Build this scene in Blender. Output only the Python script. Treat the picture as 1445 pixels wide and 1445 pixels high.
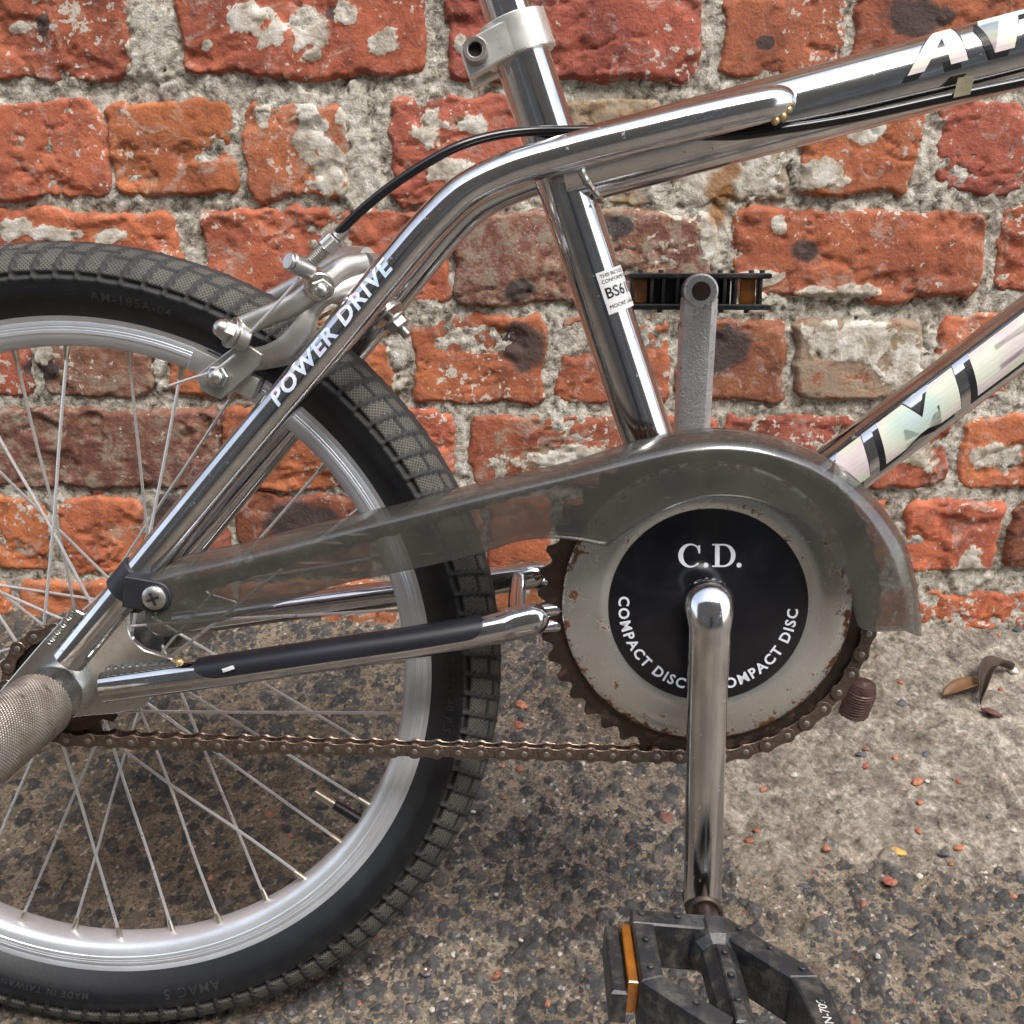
import bpy, bmesh, math, random
import numpy as np
from mathutils import Vector, Matrix

for o in list(bpy.data.objects): bpy.data.objects.remove(o)
scn = bpy.context.scene
COL = scn.collection
R_ = math.radians
rng = np.random.default_rng(7)
random.seed(7)

# ------------------------------------------------------------------ camera
# The bicycle leans LEAN degrees towards the wall; its frame (x along, y across, z up the
# wheel) is the coordinate system in which the photograph was calibrated.
LEAN = R_(8.0)
RT = 0.248                                   # outer radius of the tyre
FPX = 1436.0                                 # focal length in photo pixels (1445 wide)
c_, s_ = math.cos(LEAN), math.sin(LEAN)
M_LEAN = np.array([[1, 0, 0], [0, c_, s_], [0, -s_, c_]])     # bike -> world

def cam_basis(pitch, yaw, roll):
    cp, sp = math.cos(pitch), math.sin(pitch); cy, sy = math.cos(yaw), math.sin(yaw)
    cr, sr = math.cos(roll), math.sin(roll)
    Rr = np.array([1, 0, 0.]); F = np.array([0, cp, -sp]); U = np.array([0, sp, cp])
    Rr, U = cr * Rr + sr * U, -sr * Rr + cr * U
    Z = np.array([[cy, sy, 0], [-sy, cy, 0], [0, 0, 1]])
    return Z @ Rr, Z @ F, Z @ U
CR, CF, CU = cam_basis(R_(11.72), R_(-1.52), R_(0.19))
CB = np.array([.2705, -.5878, .2163])        # camera relative to the rear axle, bike frame
WR, WF, WU = M_LEAN @ CR, M_LEAN @ CF, M_LEAN @ CU
CW = M_LEAN @ (CB + np.array([0, 0, RT]))    # camera in the world

cam = bpy.data.cameras.new('camera')
cam.sensor_fit = 'HORIZONTAL'; cam.sensor_width = 36.0
cam.lens = FPX / 1445.0 * 36.0
cam.clip_start = 0.01; cam.clip_end = 500
camo = bpy.data.objects.new('camera', cam); COL.objects.link(camo)
camo.matrix_world = Matrix(((WR[0], WU[0], -WF[0], CW[0]), (WR[1], WU[1], -WF[1], CW[1]),
                            (WR[2], WU[2], -WF[2], CW[2]), (0, 0, 0, 1)))
scn.camera = camo

# ------------------------------------------------------------------ sky, sun, exposure
SUN_EL, SUN_AZ = R_(58), R_(150)             # azimuth clockwise from +Y
world = bpy.data.worlds.new('World'); scn.world = world; world.use_nodes = True
wn = world.node_tree.nodes; wl = world.node_tree.links
sky = wn.new('ShaderNodeTexSky'); sky.sky_type = 'NISHITA'; sky.sun_disc = False
sky.sun_elevation = SUN_EL; sky.sun_rotation = SUN_AZ
sky.air_density = 1.0; sky.dust_density = 3.0; sky.ozone_density = 1.0
hs = wn.new('ShaderNodeHueSaturation'); hs.inputs['Saturation'].default_value = 0.55
wl.new(sky.outputs[0], hs.inputs['Color']); wl.new(hs.outputs[0], wn['Background'].inputs['Color'])
wn['Background'].inputs['Strength'].default_value = 0.15
sun = bpy.data.lights.new('sun', 'SUN'); sun.energy = 0.8; sun.angle = R_(25); sun.color = (1, .97, .93)
suno = bpy.data.objects.new('sun', sun); COL.objects.link(suno)
sd = Vector((math.sin(SUN_AZ) * math.cos(SUN_EL), math.cos(SUN_AZ) * math.cos(SUN_EL), math.sin(SUN_EL)))
suno.rotation_euler = sd.to_track_quat('Z', 'Y').to_euler(); suno.location = (0, 0, 6)
scn.view_settings.view_transform = 'Standard'; scn.view_settings.look = 'None'
scn.view_settings.exposure = 1.5; scn.view_settings.gamma = 1.0
scn.view_settings.use_curve_mapping = False
scn.render.engine = 'CYCLES'
scn.cycles.max_bounces = 6; scn.cycles.diffuse_bounces = 3; scn.cycles.transparent_max_bounces = 12

# ------------------------------------------------------------------ photo pixel -> place
def ray_b(u, v):
    return CF + (u - 722.5) / FPX * CR - (v - 722.5) / FPX * CU
def B(u, v, y):                              # point on the bike plane at depth y (axle origin)
    d = ray_b(u, v); t = (y - CB[1]) / d[1]
    return CB + t * d
def BZ(u, v, z):                             # point on a plane parallel to the bike's ground
    d = ray_b(u, v); t = (z - CB[2]) / d[2]
    return CB + t * d
YW = 0.390                                   # wall face
def Wp(u, v, y=None):
    y = YW if y is None else y
    d = WF + (u - 722.5) / FPX * WR - (v - 722.5) / FPX * WU
    return CW + (y - CW[1]) / d[1] * d
def to_px(P):                                # world points (n,3) -> photo pixels
    q = P - CW
    a, b, c = q @ WR, q @ WU, q @ WF
    c = np.where(c > .02, c, .02)
    return 722.5 + FPX * a / c, 722.5 - FPX * b / c

# ------------------------------------------------------------------ noise
def vnoise(x, y, seed=0):
    r = np.random.default_rng(seed); T = r.random((256, 256))
    xi = np.floor(x).astype(int); yi = np.floor(y).astype(int)
    fx = x - xi; fy = y - yi
    fx = fx * fx * (3 - 2 * fx); fy = fy * fy * (3 - 2 * fy)
    a = T[xi & 255, yi & 255]; b = T[(xi + 1) & 255, yi & 255]
    c = T[xi & 255, (yi + 1) & 255]; d = T[(xi + 1) & 255, (yi + 1) & 255]
    return (a * (1 - fx) + b * fx) * (1 - fy) + (c * (1 - fx) + d * fx) * fy
def fbm(x, y, seed=0, oct=4, gain=.5):
    s = 0; a = 1; n = 0
    for i in range(oct):
        c, t = math.cos(.5 + .8 * i), math.sin(.5 + .8 * i)
        s = s + a * vnoise((c * x - t * y) * 2 ** i + 17.3 * i, (t * x + c * y) * 2 ** i - 9.1 * i, seed + i); n += a; a *= gain
    return s / n                              # 0..1
def sstep(a, b, x):
    t = np.clip((x - a) / (b - a), 0, 1); return t * t * (3 - 2 * t)

# ------------------------------------------------------------------ materials
MATS = {}
def newmat(name):
    m = bpy.data.materials.new(name); m.use_nodes = True; MATS[name] = m
    return m, m.node_tree.nodes, m.node_tree.links, m.node_tree.nodes['Principled BSDF']
def nd(ns, t, **k):
    n = ns.new(t)
    for a, v in k.items(): setattr(n, a, v)
    return n
def noise_n(ns, ls, scale, detail=6, rough=.6, vec=None, dist=0):
    n = ns.new('ShaderNodeTexNoise'); n.inputs['Scale'].default_value = scale
    n.inputs['Detail'].default_value = min(detail, 4.5); n.inputs['Roughness'].default_value = rough
    n.inputs['Distortion'].default_value = dist
    if vec is not None: ls.new(vec, n.inputs['Vector'])
    return n
def ramp(ns, ls, src, stops):
    r = ns.new('ShaderNodeValToRGB'); e = r.color_ramp.elements
    while len(e) < len(stops): e.new(.5)
    for i, (p, c) in enumerate(stops):
        e[i].position = p
        c = (c, c, c, 1) if isinstance(c, (int, float)) else (*c, 1)
        e[i].color = c
    ls.new(src, r.inputs['Fac']); return r
def mixc(ns, ls, fac, a, b, mode='MIX'):
    m = ns.new('ShaderNodeMix'); m.data_type = 'RGBA'; m.blend_type = mode
    for sock, v in ((m.inputs['Factor'], fac), (m.inputs['A'], a), (m.inputs['B'], b)):
        pass
    f, A, Bq = m.inputs[0], m.inputs[6], m.inputs[7]
    for s, v in ((f, fac), (A, a), (Bq, b)):
        if isinstance(v, (int, float)): s.default_value = v if s is f else (v, v, v, 1)
        elif isinstance(v, tuple): s.default_value = (*v, 1) if len(v) == 3 else v
        else: ls.new(v, s)
    return m.outputs[2]
def mathn(ns, ls, op, a, b=None):
    m = ns.new('ShaderNodeMath'); m.operation = op
    for i, v in enumerate((a, b)):
        if v is None: continue
        if isinstance(v, (int, float)): m.inputs[i].default_value = v
        else: ls.new(v, m.inputs[i])
    return m.outputs[0]
def bump(ns, ls, bsdf, h, strength, dist):
    b = ns.new('ShaderNodeBump'); b.inputs['Strength'].default_value = strength
    b.inputs['Distance'].default_value = dist; ls.new(h, b.inputs['Height'])
    ls.new(b.outputs[0], bsdf.inputs['Normal']); return b

def m_metal(name, col, rough, rust=0.0, rustcol=(.16, .06, .025), dirt=.0, rs=90, metallic=1.0, bumpy=.0, dirtcol=(.06, .05, .04)):
    m, ns, ls, b = newmat(name)
    tc = nd(ns, 'ShaderNodeTexCoord').outputs['Object']
    b.inputs['Metallic'].default_value = metallic
    base = col; r = rough
    n1 = noise_n(ns, ls, 60, 5, .6, tc)
    rr = ramp(ns, ls, n1.outputs['Fac'], [(.3, max(rough * .7, .02)), (.75, rough * 1.5)]).outputs[0]
    colr = mixc(ns, ls, ramp(ns, ls, n1.outputs['Fac'], [(.4, 0), (.8, dirt)]).outputs[0], col, dirtcol)
    met = None
    if rust > 0:
        n2 = noise_n(ns, ls, rs, 8, .7, tc)
        n3 = noise_n(ns, ls, rs * 5, 4, .7, tc)
        nm = mathn(ns, ls, 'ADD', mathn(ns, ls, 'MULTIPLY', n2.outputs['Fac'], .8), mathn(ns, ls, 'MULTIPLY', n3.outputs['Fac'], .2))
        f = ramp(ns, ls, nm, [(.70 - .3 * rust, 0), (.78 - .3 * rust, 1)]).outputs[0]
        rc = mixc(ns, ls, n3.outputs['Fac'], rustcol, tuple(c * .45 for c in rustcol))
        colr = mixc(ns, ls, f, colr, rc)
        rr = mixc(ns, ls, f, rr, .8)
        met = mixc(ns, ls, f, metallic, 0.0)
    if not isinstance(colr, tuple): ls.new(colr, b.inputs['Base Color'])
    ls.new(rr, b.inputs['Roughness'])
    if met is not None: ls.new(met, b.inputs['Metallic'])
    if bumpy: bump(ns, ls, b, noise_n(ns, ls, 700, 3, .6, tc).outputs['Fac'], bumpy, .0006)
    return m
m_metal('chrome', (.64, .64, .645), .105, rust=.25, rs=150, dirt=.30, rustcol=(.13, .07, .035))
m_metal('chrome_clean', (.70, .70, .71), .07, rust=.16, rs=120, dirt=.15)
m_metal('crank_chrome', (.72, .72, .72), .125, rust=.27, rs=120, dirt=.25)
m_metal('forged_steel', (.60, .60, .59), .36, rust=.38, rs=190, dirt=.5, bumpy=.8, metallic=.95, rustcol=(.10, .06, .04))
m_metal('plate_steel', (.62, .62, .60), .24, rust=.18, rs=60, dirt=.2)
m_metal('caliper_alloy', (.60, .58, .54), .40, rust=.30, rs=130, dirt=.5, rustcol=(.20, .16, .11), metallic=.9, bumpy=.15)
m_metal('bolt_zinc', (.62, .61, .57), .32, rust=.26, rs=160, dirt=.4, bumpy=.1)
m_metal('clamp_alloy', (.80, .80, .74), .30, dirt=.06, metallic=.75)
m_metal('spoke_steel', (.78, .78, .77), .30, rust=.08, rs=25, dirt=.15, metallic=.7)
m_metal('nipple_brass', (.62, .57, .46), .34, rust=.2, dirt=.3)
m_metal('chain_steel', (.22, .17, .135), .42, rust=.62, rs=180, rustcol=(.075, .036, .022), dirt=.4)
m_metal('pin_steel', (.44, .40, .36), .36, rust=.25, rs=300, dirt=.3)
m_metal('rusty_steel', (.10, .075, .06), .5, rust=.55, rs=140, rustcol=(.085, .040, .024), dirt=.6, dirtcol=(.018, .016, .014))
m_metal('knurled_steel', (.42, .37, .31), .34, rust=.45, rs=45, rustcol=(.12, .075, .05), dirt=.8, dirtcol=(.14, .10, .065))
m_metal('brass_wire', (.75, .55, .28), .25)
m_metal('pipe_rust', (.13, .08, .07), .6, rust=.7, rs=120, rustcol=(.085, .042, .034))

# anodised rim: fine turned lines
m, ns, ls, b = newmat('rim_alloy')
tc = nd(ns, 'ShaderNodeTexCoord').outputs['Object']
n1 = noise_n(ns, ls, 40, 5, .6, tc)
ls.new(ramp(ns, ls, n1.outputs['Fac'], [(.3, (.74, .77, .81)), (.8, (.60, .61, .62))]).outputs[0], b.inputs['Base Color'])
b.inputs['Metallic'].default_value = .55; b.inputs['Roughness'].default_value = .36
# guard disc : satin plated steel, rust creeping in from the rim edge
m, ns, ls, b = newmat('guard_disc_steel')
tc = nd(ns, 'ShaderNodeTexCoord').outputs['Object']
at = nd(ns, 'ShaderNodeAttribute', attribute_name='edge').outputs['Fac']
n1 = noise_n(ns, ls, 120, 8, .72, tc); n2 = noise_n(ns, ls, 400, 4, .6, tc); n0 = noise_n(ns, ls, 22, 3, .5, tc)
f = mathn(ns, ls, 'ADD', n1.outputs['Fac'], mathn(ns, ls, 'MULTIPLY', mathn(ns, ls, 'POWER', at, 3.0), .16))
f = mathn(ns, ls, 'ADD', f, mathn(ns, ls, 'MULTIPLY', n0.outputs['Fac'], .15))
f = ramp(ns, ls, f, [(.685, 0), (.75, 1)]).outputs[0]
basec = ramp(ns, ls, n0.outputs['Fac'], [(.3, (.68, .68, .66)), (.7, (.56, .545, .48))]).outputs[0]
ls.new(mixc(ns, ls, f, basec, mixc(ns, ls, n2.outputs['Fac'], (.22, .085, .03), (.07, .035, .02))), b.inputs['Base Color'])
ls.new(mixc(ns, ls, f, .85, .0), b.inputs['Metallic'])
ls.new(mixc(ns, ls, f, .27, .85), b.inputs['Roughness'])
b.inputs['Anisotropic'].default_value = .75
tg = nd(ns, 'ShaderNodeTangent', direction_type='RADIAL', axis='Y'); ls.new(tg.outputs[0], b.inputs['Tangent'])

def m_plain(name, col, rough, metallic=0.0, var=.25, vs=60, bumpy=0.0, bs=500, spec=.5, coat=0.0, dust=None, dustamt=.0):
    m, ns, ls, b = newmat(name)
    tc = nd(ns, 'ShaderNodeTexCoord').outputs['Object']
    n1 = noise_n(ns, ls, vs, 6, .6, tc)
    lo = tuple(max(c * (1 - var), 0) for c in col); hi = tuple(min(c * (1 + var), 1) for c in col)
    cc = ramp(ns, ls, n1.outputs['Fac'], [(.3, lo), (.7, hi)]).outputs[0]
    if dust is not None:
        n2 = noise_n(ns, ls, vs * 1.7, 8, .7, tc)
        cc = mixc(ns, ls, ramp(ns, ls, n2.outputs['Fac'], [(.48, 0), (.72, dustamt)]).outputs[0], cc, dust)
    ls.new(cc, b.inputs['Base Color'])
    b.inputs['Roughness'].default_value = rough; b.inputs['Metallic'].default_value = metallic
    b.inputs['Specular IOR Level'].default_value = spec; b.inputs['Coat Weight'].default_value = coat
    if bumpy: bump(ns, ls, b, noise_n(ns, ls, bs, 4, .6, tc).outputs['Fac'], bumpy, .0008)
    return m
m_plain('sidewall_rubber', (.0075, .0078, .0095), .42, bumpy=.10, dust=(.035, .033, .030), dustamt=.22)
m_plain('black_plastic', (.020, .021, .023), .40, bumpy=.35, bs=500, dust=(.20, .175, .14), dustamt=.45)
m_plain('black_strap', (.018, .019, .024), .5, bumpy=.15)
m_plain('cable_black', (.008, .008, .009), .22)
m_plain('sleeve_black', (.012, .013, .018), .38)
m_plain('disc_black', (.006, .006, .009), .20, dust=(.05, .05, .05), dustamt=.18, vs=30)
m_plain('print_white', (.74, .76, .80), .4, var=.06)
m_plain('label_paper', (.66, .66, .66), .55, var=.08)
m_plain('print_black', (.012, .012, .014), .35)
m_plain('emboss_rubber', (.028, .028, .028), .5)
m_plain('amber_reflector', (.30, .105, .012), .18, var=.3, bumpy=.3, bs=300, coat=.6)
m_plain('dark_recess', (.01, .01, .01), .7)
m_plain('leaf_brown', (.17, .085, .035), .55, bumpy=.4, bs=200)
m_plain('leaf_dark', (.05, .032, .022), .7, bumpy=.4, bs=200)
m_plain('leaf_red', (.13, .045, .035), .6, bumpy=.3)
m_plain('leaf_yellow', (.62, .38, .09), .6)
m_plain('chip_red', (.34, .105, .060), .9, var=.5, vs=260, bumpy=.8, dust=(.30, .24, .18), dustamt=.6)
m_plain('chip_orange', (.44, .17, .09), .9, var=.5, vs=260, bumpy=.8, dust=(.34, .27, .20), dustamt=.6)
m_plain('pebble_white', (.58, .55, .48), .7, var=.2, vs=200)
m_plain('pebble_grey', (.10, .105, .11), .8, var=.3, vs=200, bumpy=.3)
m_plain('old_tape', (.22, .19, .11), .6, bumpy=.4)
m_plain('weld_brass', (.62, .46, .22), .4, metallic=.7)
m_plain('putty_speck', (.62, .60, .54), .8)

# holographic foil of the stickers
def m_holo(name, hues, sc):
    m, ns, ls, b = newmat(name)
    tc = nd(ns, 'ShaderNodeTexCoord').outputs['Object']
    lw = nd(ns, 'ShaderNodeLayerWeight'); lw.inputs[0].default_value = .5
    n1 = noise_n(ns, ls, sc, 2, .5, tc)
    f = mathn(ns, ls, 'FRACT', mathn(ns, ls, 'ADD', mathn(ns, ls, 'MULTIPLY', n1.outputs['Fac'], 2.2), mathn(ns, ls, 'MULTIPLY', lw.outputs['Facing'], 1.2)))
    k = len(hues); st = [(i / k, h) for i, h in enumerate(hues)] + [(1, hues[0])]
    ls.new(ramp(ns, ls, f, st).outputs[0], b.inputs['Base Color'])
    b.inputs['Metallic'].default_value = .05; b.inputs['Roughness'].default_value = .5
m_holo('holo_foil', [(.62, .60, .78), (.50, .66, .80), (.80, .80, .84), (.74, .58, .72)], 30)
m_holo('holo_big', [(.50, .64, .55), (.68, .69, .56), (.66, .55, .56), (.62, .67, .47), (.56, .61, .66)], 16)

# smoked translucent chain guard
m, ns, ls, b = newmat('smoke_plastic')
tc = nd(ns, 'ShaderNodeTexCoord').outputs['Object']
n1 = noise_n(ns, ls, 25, 6, .6, tc); n2 = noise_n(ns, ls, 500, 3, .6, tc)
ls.new(ramp(ns, ls, n1.outputs['Fac'], [(.35, (.050, .048, .043)), (.75, (.098, .088, .070))]).outputs[0], b.inputs['Base Color'])
ls.new(ramp(ns, ls, n1.outputs['Fac'], [(.35, .10), (.75, .24)]).outputs[0], b.inputs['Roughness'])
b.inputs['Alpha'].default_value = .62; b.inputs['Specular IOR Level'].default_value = 1.0; b.inputs['Coat Weight'].default_value = .5; b.inputs['Coat Roughness'].default_value = .08
mpg = nd(ns, 'ShaderNodeMapping'); mpg.inputs['Scale'].default_value = (30, 30, 420); mpg.inputs['Rotation'].default_value = (0, R_(35), 0); ls.new(tc, mpg.inputs[0])
n3 = noise_n(ns, ls, 1.0, 4, .6, mpg.outputs[0])
scr = ramp(ns, ls, n3.outputs['Fac'], [(.665, 0), (.70, .5)]).outputs[0]
cb_ = [l.from_socket for l in m.node_tree.links if l.to_socket == b.inputs['Base Color']][0]
ls.new(mixc(ns, ls, scr, cb_, (.24, .22, .19)), b.inputs['Base Color'])
bump(ns, ls, b, n2.outputs['Fac'], .05, .0005)

# tyre tread : dusty rubber with a fine moulded lattice on the blocks
m, ns, ls, b = newmat('tread_rubber')
uv = nd(ns, 'ShaderNodeUVMap', uv_map='UVMap').outputs[0]
tc = nd(ns, 'ShaderNodeTexCoord').outputs['Object']
sep = nd(ns, 'ShaderNodeSeparateXYZ'); ls.new(uv, sep.inputs[0])
def wave(ax):
    k = mathn(ns, ls, 'ADD', sep.outputs[0], mathn(ns, ls, 'MULTIPLY', sep.outputs[1], ax))
    return mathn(ns, ls, 'SINE', mathn(ns, ls, 'MULTIPLY', k, 2 * math.pi / .0023))
lat = mathn(ns, ls, 'MAXIMUM', wave(1.0), wave(-1.0))
blk = nd(ns, 'ShaderNodeAttribute', attribute_name='block').outputs['Fac']
lat01 = ramp(ns, ls, mathn(ns, ls, 'ADD', mathn(ns, ls, 'MULTIPLY', lat, .5), .5), [(.35, 0), (.8, 1)]).outputs[0]
latb = mathn(ns, ls, 'MULTIPLY', lat01, blk)
n1 = noise_n(ns, ls, 30, 7, .65, tc)
dirtc = ramp(ns, ls, n1.outputs['Fac'], [(.35, (.080, .076, .066)), (.72, (.165, .152, .125))]).outputs[0]
rub = ramp(ns, ls, n1.outputs['Fac'], [(.3, (.020, .020, .020)), (.75, (.042, .040, .036))]).outputs[0]
groove = nd(ns, 'ShaderNodeAttribute', attribute_name='groove').outputs['Fac']
c1 = mixc(ns, ls, mathn(ns, ls, 'MULTIPLY', latb, .95), rub, dirtc)
ls.new(mixc(ns, ls, groove, c1, (.006, .006, .006)), b.inputs['Base Color'])
b.inputs['Roughness'].default_value = .72
bump(ns, ls, b, latb, .7, .0005)

# brick
m, ns, ls, b = newmat('old_brick')
geo = nd(ns, 'ShaderNodeNewGeometry').outputs['Position']
oi = nd(ns, 'ShaderNodeObjectInfo')
off = nd(ns, 'ShaderNodeVectorMath', operation='ADD'); ls.new(geo, off.inputs[0])
cmb = nd(ns, 'ShaderNodeCombineXYZ'); ls.new(mathn(ns, ls, 'MULTIPLY', oi.outputs['Random'], 7.0), cmb.inputs[1]); ls.new(cmb.outputs[0], off.inputs[1])
P = off.outputs[0]
nA = noise_n(ns, ls, 16, 5, .6, P, .4); nB = noise_n(ns, ls, 60, 8, .68, P, .3); nC = noise_n(ns, ls, 330, 5, .65, P); nD = noise_n(ns, ls, 34, 9, .72, P, 1.2)
stain = nd(ns, 'ShaderNodeAttribute', attribute_name='stain').outputs['Fac']
soot = nd(ns, 'ShaderNodeAttribute', attribute_name='soot').outputs['Fac']
dk = mixc(ns, ls, 1.0, oi.outputs['Color'], (.74, .66, .66), 'MULTIPLY')
br = mixc(ns, ls, 1.0, oi.outputs['Color'], (1.25, 1.18, 1.0), 'MULTIPLY')
c = mixc(ns, ls, ramp(ns, ls, nA.outputs['Fac'], [(.32, 0), (.66, 1)]).outputs[0], dk, br)
c = mixc(ns, ls, ramp(ns, ls, nB.outputs['Fac'], [(.38, .6), (.50, 0)]).outputs[0], c, mixc(ns, ls, 1.0, c, (.42, .42, .48), 'MULTIPLY'))
c = mixc(ns, ls, ramp(ns, ls, nC.outputs['Fac'], [(.58, 0), (.72, .5)]).outputs[0], c, mixc(ns, ls, 1.0, c, (.5, .45, .45), 'MULTIPLY'))
# pale lime bloom: thin, patchy
lime = ramp(ns, ls, mathn(ns, ls, 'ADD', mathn(ns, ls, 'MULTIPLY', nD.outputs['Fac'], .8), mathn(ns, ls, 'MULTIPLY', nC.outputs['Fac'], .22)), [(.55, 0), (.70, .75)]).outputs[0]
c = mixc(ns, ls, lime, c, (.50, .42, .35))
nE = noise_n(ns, ls, 150, 4, .6, P); nF = noise_n(ns, ls, 11, 3, .5, P)
fk = mathn(ns, ls, 'ADD', mathn(ns, ls, 'MULTIPLY', nE.outputs['Fac'], .62), mathn(ns, ls, 'MULTIPLY', nF.outputs['Fac'], .38))
c = mixc(ns, ls, ramp(ns, ls, fk, [(.60, 0), (.625, .9)]).outputs[0], c, (.60, .55, .46))
# buff cement wash over stained bricks
sm = mathn(ns, ls, 'ADD', mathn(ns, ls, 'MULTIPLY', nB.outputs['Fac'], .75), mathn(ns, ls, 'MULTIPLY', nC.outputs['Fac'], .25))
sm = mathn(ns, ls, 'ADD', sm, mathn(ns, ls, 'MULTIPLY', stain, .42))
smf = ramp(ns, ls, sm, [(.66, 0), (.76, .85)]).outputs[0]
c = mixc(ns, ls, smf, c, mixc(ns, ls, nA.outputs['Fac'], (.24, .19, .125), (.36, .31, .235)))
so = mathn(ns, ls, 'ADD', soot, mathn(ns, ls, 'MULTIPLY', mathn(ns, ls, 'SUBTRACT', nB.outputs['Fac'], .5), 1.1))
c = mixc(ns, ls, ramp(ns, ls, so, [(.45, 0), (.75, .88)]).outputs[0], c, (.045, .043, .043))
rsb = nd(ns, 'ShaderNodeAttribute', attribute_name='rust').outputs['Fac']
pla = nd(ns, 'ShaderNodeAttribute', attribute_name='plaster').outputs['Fac']
pf = mathn(ns, ls, 'ADD', pla, mathn(ns, ls, 'MULTIPLY', mathn(ns, ls, 'SUBTRACT', nE.outputs['Fac'], .5), .55))
pcol = ramp(ns, ls, nB.outputs['Fac'], [(.36, (.30, .26, .19)), (.50, (.54, .50, .41)), (.64, (.74, .71, .64))]).outputs[0]
c = mixc(ns, ls, ramp(ns, ls, pf, [(.10, 0), (.16, .95)]).outputs[0], c, pcol)
c = mixc(ns, ls, ramp(ns, ls, mathn(ns, ls, 'ADD', rsb, mathn(ns, ls, 'MULTIPLY', mathn(ns, ls, 'SUBTRACT', nB.outputs['Fac'], .5), 1.0)), [(.4, 0), (.75, .85)]).outputs[0], c, mixc(ns, ls, nB.outputs['Fac'], (.12, .045, .015), (.45, .20, .045)))
ls.new(c, b.inputs['Base Color']); b.inputs['Roughness'].default_value = .82
b.inputs['Specular IOR Level'].default_value = .35
hh = mathn(ns, ls, 'ADD', mathn(ns, ls, 'MULTIPLY', nB.outputs['Fac'], .8), mathn(ns, ls, 'MULTIPLY', nC.outputs['Fac'], .75))
bump(ns, ls, b, hh, .55, .0028)

# mortar and lime plaster
m, ns, ls, b = newmat('lime_mortar')
P = nd(ns, 'ShaderNodeNewGeometry').outputs['Position']
nA = noise_n(ns, ls, 14, 4, .55, P); nB = noise_n(ns, ls, 110, 8, .74, P, .3); nC = noise_n(ns, ls, 520, 5, .7, P)
vor = nd(ns, 'ShaderNodeTexVoronoi'); vor.inputs['Scale'].default_value = 210; ls.new(P, vor.inputs['Vector'])
pl = nd(ns, 'ShaderNodeAttribute', attribute_name='plaster').outputs['Fac']
rs_ = nd(ns, 'ShaderNodeAttribute', attribute_name='rust').outputs['Fac']
c = ramp(ns, ls, nB.outputs['Fac'], [(.34, (.09, .08, .065)), (.43, (.30, .27, .215)), (.51, (.50, .46, .38)), (.64, (.76, .73, .65))]).outputs[0]
c = mixc(ns, ls, ramp(ns, ls, nA.outputs['Fac'], [(.35, .0), (.7, .55)]).outputs[0], c, mixc(ns, ls, 1.0, c, (.62, .58, .52), 'MULTIPLY'))
grain = ramp(ns, ls, vor.outputs['Color'], [(.12, 1), (.2, 0)]).outputs[0]
c = mixc(ns, ls, mathn(ns, ls, 'MULTIPLY', grain, .5), c, (.07, .065, .06))
c = mixc(ns, ls, ramp(ns, ls, nC.outputs['Fac'], [(.62, 0), (.72, .8)]).outputs[0], c, (.74, .72, .67))
pc = ramp(ns, ls, nB.outputs['Fac'], [(.33, (.24, .21, .15)), (.48, (.52, .48, .39)), (.66, (.74, .71, .64))]).outputs[0]
pc = mixc(ns, ls, mathn(ns, ls, 'MULTIPLY', grain, .35), pc, (.12, .11, .09))
c = mixc(ns, ls, pl, c, pc)
c = mixc(ns, ls, ramp(ns, ls, mathn(ns, ls, 'ADD', rs_, mathn(ns, ls, 'MULTIPLY', mathn(ns, ls, 'SUBTRACT', nB.outputs['Fac'], .5), 1.0)), [(.4, 0), (.75, .85)]).outputs[0], c, mixc(ns, ls, nB.outputs['Fac'], (.10, .04, .015), (.42, .19, .04)))
ls.new(c, b.inputs['Base Color']); b.inputs['Roughness'].default_value = .9
b.inputs['Specular IOR Level'].default_value = .3
hh = mathn(ns, ls, 'ADD', nB.outputs['Fac'], mathn(ns, ls, 'MULTIPLY', nC.outputs['Fac'], .45))
bump(ns, ls, b, hh, .8, .0035)

# ground: worn tarmac (aggregate in sandy binder) with a concrete haunch
m, ns, ls, b = newmat('worn_tarmac')
P = nd(ns, 'ShaderNodeNewGeometry').outputs['Position']
nA = noise_n(ns, ls, 7, 4, .55, P); nB = noise_n(ns, ls, 60, 8, .7, P); nC = noise_n(ns, ls, 480, 5, .7, P); nS = noise_n(ns, ls, 900, 2, .5, P)
st = nd(ns, 'ShaderNodeAttribute', attribute_name='stone').outputs['Fac']
sv = nd(ns, 'ShaderNodeAttribute', attribute_name='stone_tone').outputs['Fac']
cn = nd(ns, 'ShaderNodeAttribute', attribute_name='concrete').outputs['Fac']
grime_shade_fac = nd(ns, 'ShaderNodeAttribute', attribute_name='grime_shade').outputs['Fac']
mat_ = ramp(ns, ls, mathn(ns, ls, 'ADD', mathn(ns, ls, 'MULTIPLY', nB.outputs['Fac'], .6), mathn(ns, ls, 'MULTIPLY', nC.outputs['Fac'], .4)),
            [(.38, (.07, .058, .044)), (.48, (.22, .185, .135)), (.60, (.38, .325, .24))]).outputs[0]
mat_ = mixc(ns, ls, ramp(ns, ls, nS.outputs['Fac'], [(.66, 0), (.73, 1)]).outputs[0], mat_, (.62, .58, .50))
stc = ramp(ns, ls, sv, [(0, (.032, .033, .035)), (.5, (.070, .071, .074)), (.8, (.11, .109, .106)), (.93, (.19, .16, .13)), (.97, (.30, .10, .06)), (1, (.5, .47, .42))]).outputs[0]
stc = mixc(ns, ls, ramp(ns, ls, nC.outputs['Fac'], [(.5, 0), (.75, .45)]).outputs[0], stc, (.20, .18, .145))
c = mixc(ns, ls, ramp(ns, ls, st, [(.25, 0), (.6, 1)]).outputs[0], mat_, stc)
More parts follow.
